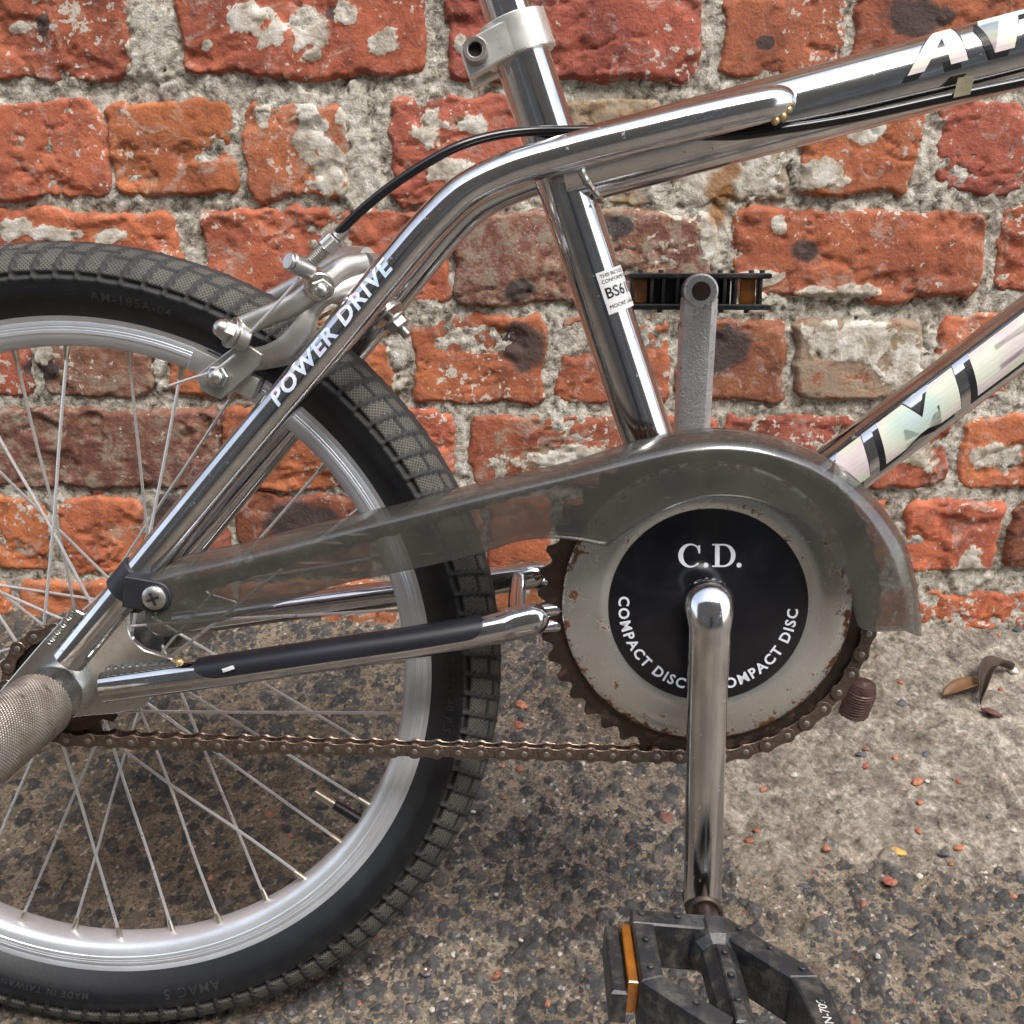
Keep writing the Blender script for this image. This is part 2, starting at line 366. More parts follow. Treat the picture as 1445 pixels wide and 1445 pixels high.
nK = noise_n(ns, ls, 170, 6, .72, P, .6); nW = noise_n(ns, ls, 24, 6, .65, P, 1.5)
cc = ramp(ns, ls, mathn(ns, ls, 'ADD', mathn(ns, ls, 'MULTIPLY', nB.outputs['Fac'], .4), mathn(ns, ls, 'MULTIPLY', nK.outputs['Fac'], .6)), [(.36, (.075, .066, .052)), (.45, (.25, .215, .165)), (.54, (.42, .375, .30)), (.64, (.66, .62, .54))]).outputs[0]
cc = mixc(ns, ls, ramp(ns, ls, nW.outputs['Fac'], [(.42, .0), (.56, .85)]).outputs[0], cc, mixc(ns, ls, 1.0, cc, (.52, .51, .51), 'MULTIPLY'))
cc = mixc(ns, ls, ramp(ns, ls, nW.outputs['Fac'], [(.30, .6), (.40, 0)]).outputs[0], cc, (.62, .54, .44))
cc = mixc(ns, ls, ramp(ns, ls, nA.outputs['Fac'], [(.35, 0), (.65, .6)]).outputs[0], cc, mixc(ns, ls, 1.0, cc, (.60, .56, .50), 'MULTIPLY'))
cc = mixc(ns, ls, ramp(ns, ls, nC.outputs['Fac'], [(.62, 0), (.72, .55)]).outputs[0], cc, (.11, .10, .09))
gv = nd(ns, 'ShaderNodeTexVoronoi'); gv.inputs['Scale'].default_value = 430; gv.inputs['Randomness'].default_value = 1; ls.new(P, gv.inputs['Vector'])
gsep = nd(ns, 'ShaderNodeSeparateColor'); ls.new(gv.outputs['Color'], gsep.inputs[0])
gcol = ramp(ns, ls, gsep.outputs[0], [(0, (.03, .03, .032)), (.35, (.10, .09, .078)), (.62, (.21, .18, .14)), (.82, (.34, .30, .24)), (.93, (.40, .17, .10)), (.97, (.75, .72, .66))]).outputs[0]
gm = mathn(ns, ls, 'MULTIPLY', ramp(ns, ls, gsep.outputs[1], [(.45, 0), (.5, 1)]).outputs[0], ramp(ns, ls, nB.outputs['Fac'], [(.35, .25), (.6, .85)]).outputs[0])
c = mixc(ns, ls, mathn(ns, ls, 'MULTIPLY', gm, mathn(ns, ls, 'SUBTRACT', 1.0, mathn(ns, ls, 'MULTIPLY', st, .55))), c, gcol)
c = mixc(ns, ls, cn, c, mixc(ns, ls, mathn(ns, ls, 'MULTIPLY', gm, .35), cc, gcol))
c = mixc(ns, ls, grime_shade_fac, c, mixc(ns, ls, 1.0, c, (.50, .45, .38), 'MULTIPLY'))  # darkens the colour for grime and for the painted shadow under the bike
ls.new(c, b.inputs['Base Color']); b.inputs['Roughness'].default_value = .8
hh = mathn(ns, ls, 'ADD', mathn(ns, ls, 'MULTIPLY', nB.outputs['Fac'], .7), mathn(ns, ls, 'MULTIPLY', nC.outputs['Fac'], .5))
bump(ns, ls, b, hh, .8, .0035)

# house front across the lane, seen only in the chrome
m, ns, ls, b = newmat('far_brick')
bt = nd(ns, 'ShaderNodeTexBrick'); tc = nd(ns, 'ShaderNodeTexCoord').outputs['Object']
mp = nd(ns, 'ShaderNodeMapping'); mp.inputs['Rotation'].default_value = (R_(90), 0, 0); ls.new(tc, mp.inputs[0]); ls.new(mp.outputs[0], bt.inputs['Vector'])
bt.inputs['Scale'].default_value = 2.2
for i, c in enumerate([(.19, .155, .12), (.15, .125, .10), (.25, .25, .22)]): bt.inputs[i + 1].default_value = (*c, 1)
ls.new(bt.outputs[0], b.inputs['Base Color']); b.inputs['Roughness'].default_value = .9
m_plain('window_glass', (.03, .035, .04), .05, spec=.8)
m_plain('white_paint', (.7, .7, .68), .5)
m_plain('slate', (.06, .065, .075), .7)

# ------------------------------------------------------------------ mesh helpers
def obj(name, V, F, mat, parent=None, smooth=True, sharp=35, attrs=None, loc=None):
    me = bpy.data.meshes.new(name)
    V = np.asarray(V, float)
    me.from_pydata(V.tolist(), [], [tuple(int(i) for i in f) for f in F])
    return finish(name, me, mat, parent, smooth, sharp, attrs, loc)
def finish(name, me, mat, parent=None, smooth=True, sharp=35, attrs=None, loc=None):
    me.update()
    if smooth:
        me.polygons.foreach_set('use_smooth', np.ones(len(me.polygons), bool))
        if sharp: me.set_sharp_from_angle(angle=R_(sharp))
    if attrs:
        for k, a in attrs.items():
            at = me.attributes.new(k, 'FLOAT', 'POINT'); at.data.foreach_set('value', np.ascontiguousarray(a, np.float32))
    if mat: me.materials.append(MATS[mat])
    o = bpy.data.objects.new(name, me); COL.objects.link(o)
    if parent is not None: o.parent = parent
    if loc is not None: o.location = loc
    return o
def grid_mesh(name, X, Y, Z):                # X,Y,Z arrays (n,m)
    n, mm = X.shape
    me = bpy.data.meshes.new(name)
    me.vertices.add(n * mm)
    me.vertices.foreach_set('co', np.stack([X, Y, Z], -1).reshape(-1).astype(np.float32))
    i = np.arange((n - 1))[:, None] * mm + np.arange(mm - 1)[None]
    q = np.stack([i, i + 1, i + mm + 1, i + mm], -1).reshape(-1)
    k = (n - 1) * (mm - 1)
    me.loops.add(4 * k); me.loops.foreach_set('vertex_index', q.astype(np.int32))
    me.polygons.add(k); me.polygons.foreach_set('loop_start', np.arange(0, 4 * k, 4, dtype=np.int32))
    me.update(calc_edges=True); me.validate()
    return me
class MB:
    def __init__(s): s.v = []; s.f = []
    def add(s, V, F):
        k = len(s.v); s.v += [tuple(p) for p in V]; s.f += [tuple(i + k for i in f) for f in F]; return s
    def tube(s, pts, r, n=16, caps=True, up=None, squash=None):
        P = np.asarray(pts, float); N = len(P)
        r = np.full(N, r) if np.isscalar(r) else np.asarray(r, float)
        T = np.gradient(P, axis=0); T /= np.linalg.norm(T, axis=1)[:, None] + 1e-12
        a = np.array(up if up is not None else (0, 1, 0), float)
        if abs(T[0] @ a) > .95: a = np.array((1, 0, 0.))
        V = []; th = np.arange(n) / n * 2 * math.pi
        for i in range(N):
            u = a - (a @ T[i]) * T[i]; u /= np.linalg.norm(u); w = np.cross(T[i], u); a = u
            su, sw = (1, 1) if squash is None else (squash[i] if isinstance(squash, list) else squash)
            V += list(P[i] + r[i] * (su * np.cos(th)[:, None] * u + sw * np.sin(th)[:, None] * w))
        F = [(i * n + j, i * n + (j + 1) % n, (i + 1) * n + (j + 1) % n, (i + 1) * n + j) for i in range(N - 1) for j in range(n)]
        if caps: F += [tuple(range(n - 1, -1, -1)), tuple((N - 1) * n + j for j in range(n))]
        return s.add(V, F)
    def cyl(s, p0, p1, r, n=20, r1=None):
        p0 = np.asarray(p0, float); p1 = np.asarray(p1, float); b = np.linalg.norm(p1 - p0)
        r1 = r if r1 is None else r1; e = min(.12 * min(r, r1), .2 * b); d = (p1 - p0) / b
        return s.tube([p0, p0 + d * e, p1 - d * e, p1], [r - e, r, r1, r1 - e], n)
    def rev(s, prof, n=96, c=(0, 0, 0), closed=False, a0=0, a1=2 * math.pi):   # profile (r, y) about the y axis
        full = abs(a1 - a0 - 2 * math.pi) < 1e-6
        k = n if full else n + 1
        th = a0 + (a1 - a0) * np.arange(k) / n
        m_ = len(prof); V = []
        for t in th: V += [(c[0] + r * math.cos(t), c[1] + y, c[2] + r * math.sin(t)) for r, y in prof]
        F = []
        mm = m_ if closed else m_ - 1
        for i in range(n):
            i2 = (i + 1) % k
            for j in range(mm): F.append((i * m_ + j, i * m_ + (j + 1) % m_, i2 * m_ + (j + 1) % m_, i2 * m_ + j))
        return s.add(V, F)
    def prism(s, poly, y0, y1, bev=0.0):     # polygon in x,z extruded along y (y0 nearer camera)
        P = np.asarray(poly, float)[:, :2]; n = len(P)
        ar = .5 * np.sum(P[:, 0] * np.roll(P[:, 1], -1) - np.roll(P[:, 0], -1) * P[:, 1])
        if ar < 0: P = P[::-1]
        def inset(d):
            e1 = np.roll(P, -1, 0) - P; e1 /= np.linalg.norm(e1, axis=1)[:, None] + 1e-12
            e0 = np.roll(e1, 1, 0); n1 = np.stack([-e1[:, 1], e1[:, 0]], 1); n0 = np.stack([-e0[:, 1], e0[:, 0]], 1)
            b = n0 + n1; b /= np.maximum((b * b).sum(1), .35)[:, None] / 2
            return P + d * b
        rings = [(inset(bev), y0), (P, y0 + bev), (P, y1 - bev), (inset(bev), y1)] if bev else [(P, y0), (P, y1)]
        V = []
        for q, y in rings: V += [(a, y, b_) for a, b_ in q]
        F = [tuple(range(n)), tuple(range((len(rings) - 1) * n, len(rings) * n))[::-1]]
        for k in range(len(rings) - 1):
            F += [(k * n + i, (k + 1) * n + i, (k + 1) * n + (i + 1) % n, k * n + (i + 1) % n) for i in range(n)]
        return s.add(V, F)
    def box(s, c, sx, ax, ay, az, bev=.0):   # centre, half sizes, axes
        c = np.asarray(c, float); A = np.array([ax, ay, az], float)
        A /= np.linalg.norm(A, axis=1)[:, None]
        bm = bmesh.new(); bmesh.ops.create_cube(bm, size=2)
        for v in bm.verts: v.co = Vector((v.co.x * sx[0], v.co.y * sx[1], v.co.z * sx[2]))
        if bev: bmesh.ops.bevel(bm, geom=list(bm.edges), offset=bev, segments=2, affect='EDGES', profile=.5)
        bm.verts.index_update()
        V = [c + np.array(v.co) @ A for v in bm.verts]; F = [[v.index for v in f.verts] for f in bm.faces]; bm.free()
        return s.add(V, F)
    def ball(s, c, r, sq=(1, 1, 1), n=12):
        V = []; F = []; k = n // 2
        for i in range(k + 1):
            a = math.pi * i / k
            for j in range(n):
                t = 2 * math.pi * j / n
                V.append((c[0] + r * sq[0] * math.sin(a) * math.cos(t), c[1] + r * sq[1] * math.cos(a), c[2] + r * sq[2] * math.sin(a) * math.sin(t)))
        for i in range(k):
            for j in range(n): F.append((i * n + j, i * n + (j + 1) % n, (i + 1) * n + (j + 1) % n, (i + 1) * n + j))
        return s.add(V, F)
    def hexhead(s, p0, p1, r, n=6):
        p0 = np.asarray(p0, float); p1 = np.asarray(p1, float); d = p1 - p0
        return s.tube([p0, p0 + .85 * d, p1], [r, r, r * .86], n)
    def build(s, name, mat, parent=None, **k):
        return obj(name, s.v, s.f, mat, parent, **k)
def spline(pts, n=60):
    P = np.asarray(pts, float); d = np.r_[0, np.cumsum(np.linalg.norm(np.diff(P, axis=0), axis=1) ** .5)]
    t = np.linspace(0, d[-1], n); out = []
    Q = np.vstack([2 * P[0] - P[1], P, 2 * P[-1] - P[-2]]); D = np.r_[d[0] - (d[1] - d[0]), d, d[-1] + (d[-1] - d[-2])]
    for x in t:
        i = min(max(np.searchsorted(d, x) - 1, 0), len(P) - 2) + 1
        t0, t1, t2, t3 = D[i - 1:i + 3]; p0, p1, p2, p3 = Q[i - 1:i + 3]
        A1 = (t1 - x) / (t1 - t0) * p0 + (x - t0) / (t1 - t0) * p1; A2 = (t2 - x) / (t2 - t1) * p1 + (x - t1) / (t2 - t1) * p2
        A3 = (t3 - x) / (t3 - t2) * p2 + (x - t2) / (t3 - t2) * p3
        B1 = (t2 - x) / (t2 - t0) * A1 + (x - t0) / (t2 - t0) * A2; B2 = (t3 - x) / (t3 - t1) * A2 + (x - t1) / (t3 - t1) * A3
        out.append((t2 - x) / (t2 - t1) * B1 + (x - t1) / (t2 - t1) * B2)
    return np.array(out)
def tag(o, label=None, cat=None, group=None, kind=None):
    if label: o['label'] = label
    if cat: o['category'] = cat
    if group: o['group'] = group
    if kind: o['kind'] = kind
    return o
def empty(name, loc=(0, 0, 0)):
    o = bpy.data.objects.new(name, None); COL.objects.link(o); o.location = loc; o.empty_display_size = .05; return o
def copy_of(src, parent=None, name=None):
    o = src.copy(); COL.objects.link(o); o.parent = parent; return o

# ================================================================== GROUND
ZL, ZR = Wp(60, 862)[2], Wp(1350, 884)[2]
XL, XR = Wp(60, 862)[0], Wp(1350, 884)[0]
def ground_base(x, y):
    zb = ZL + (ZR - ZL) * np.clip((x - XL) / (XR - XL), -.5, 1.5)
    t = np.clip((y + .06) / (YW + .06), 0, 1)
    prof = .55 * t + .45 * t ** 2.2
    far = -.02 * np.clip(-y - .06, 0, 3)
    return zb * prof + far - .004
def axis_dense(a, b, step, far, k=1.28):
    c = list(np.arange(a, b + step / 2, step)); s = step; x = c[-1]
    while x < far: s *= k; x += s; c.append(x)
    s = step; x = a
    while x > -far: s *= k; x -= s; c.insert(0, x)
    return np.array(c)
gx = axis_dense(-.48, 1.02, .0018, 60); gy = axis_dense(-.36, .40, .0018, 60)
gy = gy[(gy < .62)]
GX, GY = np.meshgrid(gx, gy, indexing='xy')
GZ = ground_base(GX, GY)
PU, PV = to_px(np.stack([GX, GY, GZ], -1).reshape(-1, 3)); PU = PU.reshape(GX.shape); PV = PV.reshape(GX.shape)
# the concrete haunch along the right half of the wall foot (outline read off the photo)
poly = [(985, 880), (1010, 1090), (1030, 1255), (1110, 1270), (1160, 1215), (1230, 1235), (1330, 1245), (1445, 1240), (2600, 1300), (2600, 700), (985, 700)]
def inside(U, V, poly):
    r = np.zeros(U.shape, bool); n = len(poly)
    for i in range(n):
        x0, y0 = poly[i]; x1, y1 = poly[(i + 1) % n]
        if y0 == y1: continue
        c = ((y0 > V) != (y1 > V)) & (U < (x1 - x0) * (V - y0) / (y1 - y0) + x0); r ^= c
    return r
wob = 130 * (fbm(GX * 30, GY * 30, 31, 6, .66) - .5); wob2 = 130 * (fbm(GX * 30 + 40, GY * 30, 37, 6, .66) - .5)
near = (np.abs(GX) < 3) & (GY > -3)
conc = inside(PU + wob, PV + wob2, poly) & (GY > -.3)
conc = conc.astype(float)
def blur(a, k):
    for ax in (0, 1):
        p = np.cumsum(np.pad(a, [(k + 1, k) if i == ax else (0, 0) for i in (0, 1)], mode='edge'), axis=ax)
        a = (np.take(p, range(2 * k + 1, p.shape[ax]), axis=ax) - np.take(p, range(0, p.shape[ax] - 2 * k - 1), axis=ax)) / (2 * k + 1)
    return a
concs = blur(conc, 1)
conc_h = blur(conc, 8)
GZ += .010 * (fbm(GX * 9, GY * 9, 3, 3) - .5) + conc_h * (.004 + .012 * (fbm(GX * 22, GY * 22, 8, 4) - .45))
GZ += (.0038 + .0045 * conc_h) * (fbm(GX * 95, GY * 95, 5, 4, .66) - .5)
# angular aggregate pressed into the tarmac: each stone a little faceted lump
stone = np.zeros_like(GX); tone = np.zeros_like(GX); lump = np.full_like(GX, -1.0)
ix0 = np.searchsorted(gx, -.48); iy0 = np.searchsorted(gy, -.36); ix1 = np.searchsorted(gx, 1.02); iy1 = np.searchsorted(gy, .40)
step = .0018
NS = 24000
sx_ = rng.uniform(-.47, 1.01, NS); sy_ = rng.uniform(-.35, .395, NS)
cl = fbm(sx_ * 14, sy_ * 14, 55, 3)
for i in range(NS):
    cx, cy = sx_[i], sy_[i]
    jx = int((cx + .48) / step) + ix0; jy = int((cy + .36) / step) + iy0
    dens = conc_h[min(jy, len(gy) - 1), min(jx, len(gx) - 1)]
    if rng.random() < dens * .93 or rng.random() > (cl[i] - .10) * 1.75: continue
    r = rng.choice([.0024, .0036, .0050, .0068], p=[.38, .34, .20, .08]) * rng.uniform(.8, 1.25)
    k = int(r * 1.7 / step) + 1
    ys = slice(max(jy - k, 0), jy + k + 1); xs = slice(max(jx - k, 0), jx + k + 1)
    dx = GX[ys, xs] - cx; dy = GY[ys, xs] - cy
    a = rng.uniform(0, math.pi); e = rng.uniform(.6, 1.0)
    ux = (dx * math.cos(a) + dy * math.sin(a)) / r; uy = (-dx * math.sin(a) + dy * math.cos(a)) / (r * e)
    h = np.full(ux.shape, rng.uniform(.35, .6))
    h = h + ux * rng.uniform(-.18, .18) + uy * rng.uniform(-.18, .18)
    nf = rng.integers(5, 8); ph = rng.uniform(0, 6.28)
    for q in range(nf):
        t = ph + q * 6.283 / nf + rng.uniform(-.3, .3); sl = rng.uniform(1.0, 2.6)
        h = np.minimum(h, sl * (rng.uniform(.8, 1.05) - ux * math.cos(t) - uy * math.sin(t)))
    hh_ = h * r * rng.uniform(.6, 1.25)
    better = hh_ > np.maximum(lump[ys, xs], 0)
    lump[ys, xs] = np.where(better, hh_, lump[ys, xs])
    stone[ys, xs] = np.where(better, np.clip(h * 5, 0, 1), stone[ys, xs])
    tone[ys, xs] = np.where(better, rng.random() * (.93 if rng.random() < .965 else 1.0), tone[ys, xs])
GZ += np.maximum(lump, 0) * 1.3
grime_shade = sstep(.35, .75, fbm(GX * 6, GY * 6, 91, 3)) * .5 * (1 - concs)
grime_shade = np.clip(grime_shade + .75 * sstep(.30, -.12, GX) * (1 - concs) + .8 * np.exp(-((GX - .33) / .09) ** 2 - ((GY - .30) / .10) ** 2), 0, 1)  # darker to the left; the bike's soft shadow is painted in as a dark spot
me = grid_mesh('ground', GX, GY, GZ)
ground = finish('ground', me, 'worn_tarmac', None, True, 0, dict(stone=stone.reshape(-1), stone_tone=tone.reshape(-1), concrete=concs.reshape(-1), grime_shade=grime_shade.reshape(-1)))
tag(ground, 'worn tarmac with exposed dark stones and a pale concrete haunch', None, None, 'structure')
def gz(x, y):
    i = np.clip(np.searchsorted(gx, x), 0, len(gx) - 1); j = np.clip(np.searchsorted(gy, y), 0, len(gy) - 1)
    return GZ[j, i]
def Gp(u, v):                                # photo pixel -> point on the ground
    d = WF + (u - 722.5) / FPX * WR - (v - 722.5) / FPX * WU
    lo, hi = .2, 4.0
    for _ in range(50):
        mid = (lo + hi) / 2; p = CW + mid * d
        if p[2] > ground_base(p[0], p[1]): lo = mid
        else: hi = mid
    p = CW + lo * d
    return np.array([p[0], p[1], gz(p[0], p[1])])

# ================================================================== BRICK WALL
wall = empty('brick_wall', (.3, YW + .11, 0))
tag(wall, 'old red brick wall with crumbling lime mortar and plaster smears behind the bicycle', 'wall')
wall_off = np.array(wall.location)
OR = (.45, .148, .076); RD = (.38, .118, .072); DR = (.26, .098, .066); PB = (.235, .115, .083); BF = (.32, .20, .125); BR = (.27, .115, .070)
BRK = [  # x0, y0, x1, y1 in photo pixels, colour, cement wash
 (-175, -48, 178, 112, RD, .15), (250, -48, 600, 106, RD, .1), (634, -48, 988, 113, RD, .05), (1020, -48, 1196, 112, RD, .05), (1212, -48, 1570, 104, RD, .1),
 (-34, 138, 148, 282, OR, 0), (156, 140, 333, 277, OR, 0), (345, 143, 492, 280, OR, .25), (551, 138, 738, 290, RD, .1), (750, 140, 935, 288, BF, .5), (948, 140, 1120, 285, BF, .8), (1132, 140, 1295, 275, RD, .25), (1322, 140, 1500, 274, RD, 0),
 (-100, 297, 252, 430, OR, .1), (287, 293, 632, 433, OR, .1), (645, 298, 1006, 430, PB, .45), (1036, 294, 1388, 422, RD, .12), (1408, 290, 1600, 416, OR, 0),
 (-140, 447, 38, 562, OR, 0), (50, 445, 207, 563, PB, .35), (232, 447, 398, 562, OR, 0), (412, 447, 556, 566, OR, .1), (578, 446, 769, 571, OR, 0), (787, 447, 942, 573, RD, .05), (958, 450, 1111, 567, BR, .2), (1124, 452, 1300, 565, RD, .62), (1318, 445, 1500, 560, OR, .1),
 (-200, 580, -32, 690, RD, 0), (-20, 578, 312, 690, PB, .38), (320, 578, 500, 692, OR, .0), (512, 580, 640, 692, OR, .1), (662, 587, 886, 691, RD, .3), (898, 587, 1005, 690, RD, 0), (1018, 585, 1210, 690, RD, .0), (1225, 580, 1342, 690, RD, .1), (1354, 585, 1540, 690, OR, .1),
 (-80, 703, 66, 808, OR, 0), (84, 703, 204, 812, OR, 0), (218, 703, 325, 812, DR, .1), (335, 701, 520, 812, DR, .15), (535, 700, 676, 810, OR, 0), (690, 702, 777, 809, OR, 0), (796, 705, 1000, 810, DR, .2), (1015, 705, 1258, 810, RD, .2), (1274, 709, 1412, 808, OR, 0), (1428, 708, 1600, 808, DR, 0),
 (-60, 822, 18, 905, OR, 0), (30, 823, 162, 908, OR, 0), (175, 824, 330, 908, RD, 0), (340, 822, 560, 900, OR, .2), (575, 820, 780, 905, OR, 0), (790, 822, 1000, 905, RD, .2), (1010, 826, 1284, 905, RD, .2), (1298, 838, 1462, 905, OR, .05), (1474, 838, 1620, 905, RD, 0),
]
SOOT = [(738, 488, 52, 45), (735, 412, 28, 22), (1290, 22, 70, 38), (1137, 352, 28, 22), (1010, 490, 60, 45), (250, 740, 60, 70), (430, 740, 70, 45), (60, 35, 12, 22), (470, 18, 20, 14), (1080, 60, 18, 14), (870, 320, 30, 20), (60, 520, 40, 30)]
PLAST = [(214, 60, 36, 78), (350, 28, 44, 26), (385, 48, 34, 26), (432, 38, 32, 34), (490, 22, 22, 18), (540, 62, 20, 30), (28, 40, 18, 10), (293, 62, 10, 10), (440, 78, 14, 10), (436, 190, 24, 62), (470, 235, 34, 40), (372, 165, 14, 22), (600, 185, 22, 34), (660, 178, 34, 18), (646, 242, 50, 22), (510, 240, 40, 60), (500, 170, 24, 50), (985, 262, 70, 46), (1060, 245, 60, 44), (1150, 248, 46, 26), (1225, 185, 40, 18), (1010, 330, 26, 44), (80, 330, 46, 12), (155, 332, 36, 12), (20, 322, 30, 16), (790, 650, 66, 26), (1200, 478, 66, 40), (1290, 515, 46, 50), (1410, 645, 44, 26), (1290, 640, 34, 30), (1075, 395, 34, 14), (1180, 415, 60, 14), (1060, 425, 50, 18), (650, 60, 12, 16), (60, 480, 20, 30), (225, 505, 18, 50), (560, 500, 16, 60), (650, 640, 10, 50), (1100, 320, 14, 14), (1240, 640, 24, 24), (1370, 800, 30, 40), (470, 860, 60, 8)]
RUSTP = [(1015, 268, 30, 40), (1012, 302, 20, 34), (1035, 240, 20, 18)]
def ell(U, V, L, amp, seed, sc):
    m_ = np.full(U.shape, -9.0)
    nz = amp * (fbm(U / sc, V / sc, seed, 5, .6) - .5)
    for (cx, cy, rx, ry) in L: m_ = np.maximum(m_, 1 - np.hypot((U - cx) / rx, (V - cy) / ry))
    return m_ + nz
rects = []                                   # brick rectangles on the wall: x0, z0, x1, z1
for (u0, v0, u1, v1, col, st) in BRK:
    vm = (v0 + v1) / 2; um = (u0 + u1) / 2
    x0 = Wp(u0, vm)[0]; x1 = Wp(u1, vm)[0]; z1 = Wp(um, v0)[2]; z0 = Wp(um, v1)[2]
    rects.append([x0, z0, x1, z1, col, st])
# the same courses go on beyond the picture, left, right and up
rows = {}
for r in rects: rows.setdefault(round((r[1] + r[3]) / 2 / .03), []).append(r)
row_list = []
for r in sorted(rects, key=lambda r: (r[1] + r[3]) / 2):
    zc = (r[1] + r[3]) / 2
    if row_list and abs(row_list[-1][0] - zc) < .035: row_list[-1][1].append(r)
    else: row_list.append([zc, [r]])
prng = random.Random(3)
def fill(x, z0, z1, xe, header, sgn):
    out = []
    while (x < xe) if sgn > 0 else (x > xe):
        w = (.108 if header else .222) * prng.uniform(.96, 1.04)
        a, b_ = (x, x + w) if sgn > 0 else (x - w, x)
        out.append([a, z0 + prng.uniform(-.002, .002), b_, z1 + prng.uniform(-.002, .002), prng.choice([OR, RD, RD, DR, OR, BR]), prng.choice([0, 0, .15, .3])])
        x += sgn * (w + .011)
    return out
extra = []
for zc, L in row_list:
    z0 = np.mean([r[1] for r in L]); z1 = np.mean([r[3] for r in L])
    hd = np.mean([r[2] - r[0] for r in L[1:-1]]) < .14
    extra += fill(max(r[2] for r in L) + .011, z0, z1, 1.75, hd, 1) + fill(min(r[0] for r in L) - .011, z0, z1, -1.15, hd, -1)
ztop = max(r[3] for r in rects); k = 0
while ztop < 1.25:
    extra += fill(-1.15 - (.11 if k % 2 else 0), ztop + .012, ztop + .086, 1.75, k % 4 == 3, 1); ztop += .086; k += 1
print('bricks', len(rects), len(extra), 'row heights', [round(L[0][3] - L[0][1], 3) for _, L in row_list])
brick_r = list(rects) + extra
# plaster mask sampled on the wall plane
def wall_px(X, Z):
    U, V = to_px(np.stack([X, np.full(X.shape, YW), Z], -1).reshape(-1, 3)); return U.reshape(X.shape), V.reshape(X.shape)
def brick_face(X, Z, seed):
    return .0034 * (fbm(X * 20, Z * 20, seed, 3) - .5) + .0016 * (fbm(X * 110, Z * 110, seed + 9, 4, .6) - .5)
def brick_obj(i, rc, step):
    x0, z0, x1, z1, col, st = rc
    mg = .006
    nx = max(int((x1 - x0 + 2 * mg) / step), 4) + 1; nz = max(int((z1 - z0 + 2 * mg) / step), 4) + 1
    X, Z = np.meshgrid(np.linspace(x0 - mg, x1 + mg, nx), np.linspace(z0 - mg, z1 + mg, nz), indexing='xy')
    sd_ = 200 + 5 * i
    wx = .017 * (fbm(X * 42 + i, Z * 42, sd_ + 1, 5, .6) - .5); wz = .017 * (fbm(X * 42, Z * 42 + i, sd_ + 2, 5, .6) - .5)
    cx, cz, hx, hz = (x0 + x1) / 2, (z0 + z1) / 2, (x1 - x0) / 2, (z1 - z0) / 2
    rad = .010
    qx = np.abs(X - cx + wx) - hx + rad; qz = np.abs(Z - cz + wz) - hz + rad
    d = np.hypot(np.maximum(qx, 0), np.maximum(qz, 0)) + np.minimum(np.maximum(qx, qz), 0) - rad     # <0 inside
    rr_ = random.Random(i * 13 + 1)
    tilt = (X - cx) * rr_.uniform(-.014, .014) + (Z - cz) * rr_.uniform(-.03, .03) + rr_.uniform(-.0012, .0022)
    H = brick_face(X, Z, sd_) + tilt
    # spalled faces: layers that broke away leave a step
    sp = fbm(X * 21, Z * 30, sd_ + 33, 4, .55)
    H -= .0018 * sstep(.57, .60, sp) + .0016 * sstep(.65, .67, sp)
    ck = np.abs(fbm(X * 15, Z * 40, sd_ + 41, 3) - .5)
    H -= .0022 * np.exp(-(ck / .012) ** 2) * sstep(.5, .6, fbm(X * 18, Z * 18, sd_ + 43, 2))
    H -= .0140 * sstep(-.0030, .0055, d)
    U, V = wall_px(X, Z)
    pmk = np.clip(ell(U, V, PLAST, 1.7, 21, 22) - .02, -1, 1) if i < len(rects) else np.full(X.shape, -1.0)
    H += .0011 * sstep(.06, .20, pmk)
    soot = np.clip(ell(U, V, SOOT, .7, 71, 30) * 1.6 + .15, 0, 1) if i < len(rects) else np.zeros(X.shape)
    stn = np.full(X.shape, st)
    if i < len(rects):
        stn = stn + .35 * np.clip(ell(U, V, PLAST, .8, 72, 40) + .25, 0, 1)
    loc = np.array([cx, YW, cz])
    me = grid_mesh('brick', X - cx, -H, Z - cz)
    o = finish('brick', me, 'old_brick', wall, True, 0, dict(rust=(np.clip(ell(U, V, RUSTP, .6, 73, 20) + .25, 0, 1) if i < len(rects) else np.zeros(X.shape)).reshape(-1), soot=soot.reshape(-1), stain=np.clip(stn, 0, 1).reshape(-1), plaster=pmk.reshape(-1)), loc - wall_off)
    j = rr_.uniform(.88, 1.10); o.color = (col[0] * j, col[1] * j * rr_.uniform(.92, 1.14), col[2] * j * rr_.uniform(.9, 1.15), 1)
    return o
for i, rc in enumerate(brick_r):
    U, V = wall_px(np.array([[(rc[0] + rc[2]) / 2]]), np.array([[(rc[1] + rc[3]) / 2]]))
    inview = i < len(rects)
    brick_obj(i, rc, .0021 if inview else .006)
# mortar bed with lumps and lime-plaster smears that ride up over the bricks
wx_ = axis_dense(-.50, 1.08, .0023, 1.7); wz_ = np.arange(-.06, .80, .0023)
wz_ = np.r_[wz_, np.linspace(.806, 1.30, 70)]
wx_ = wx_[(wx_ > -1.3) & (wx_ < 1.9)]; wx_[0] = -1.2; wx_[-1] = 1.8
MX, MZ = np.meshgrid(wx_, wz_, indexing='xy')
MH = -.0040 + .0062 * (fbm(MX * 70, MZ * 70, 11, 5, .66) - .5) + .0080 * (fbm(MX * 15, MZ * 15, 12, 3) - .5)
MH += .0034 * (fbm(MX * 200, MZ * 200, 14, 3, .7) - .5)
U, V = wall_px(MX, MZ)
pm = ell(U, V, PLAST, 1.7, 21, 22)
pm = np.where((MX < -.5) | (MX > 1.1) | (MZ > .80), -1, pm)
plast = sstep(.14, .22, pm)
face = -.0012 + .0030 * (fbm(MX * 60, MZ * 60, 15, 4) - .5) + .0022 * (fbm(MX * 220, MZ * 220, 16, 3, .7) - .5)
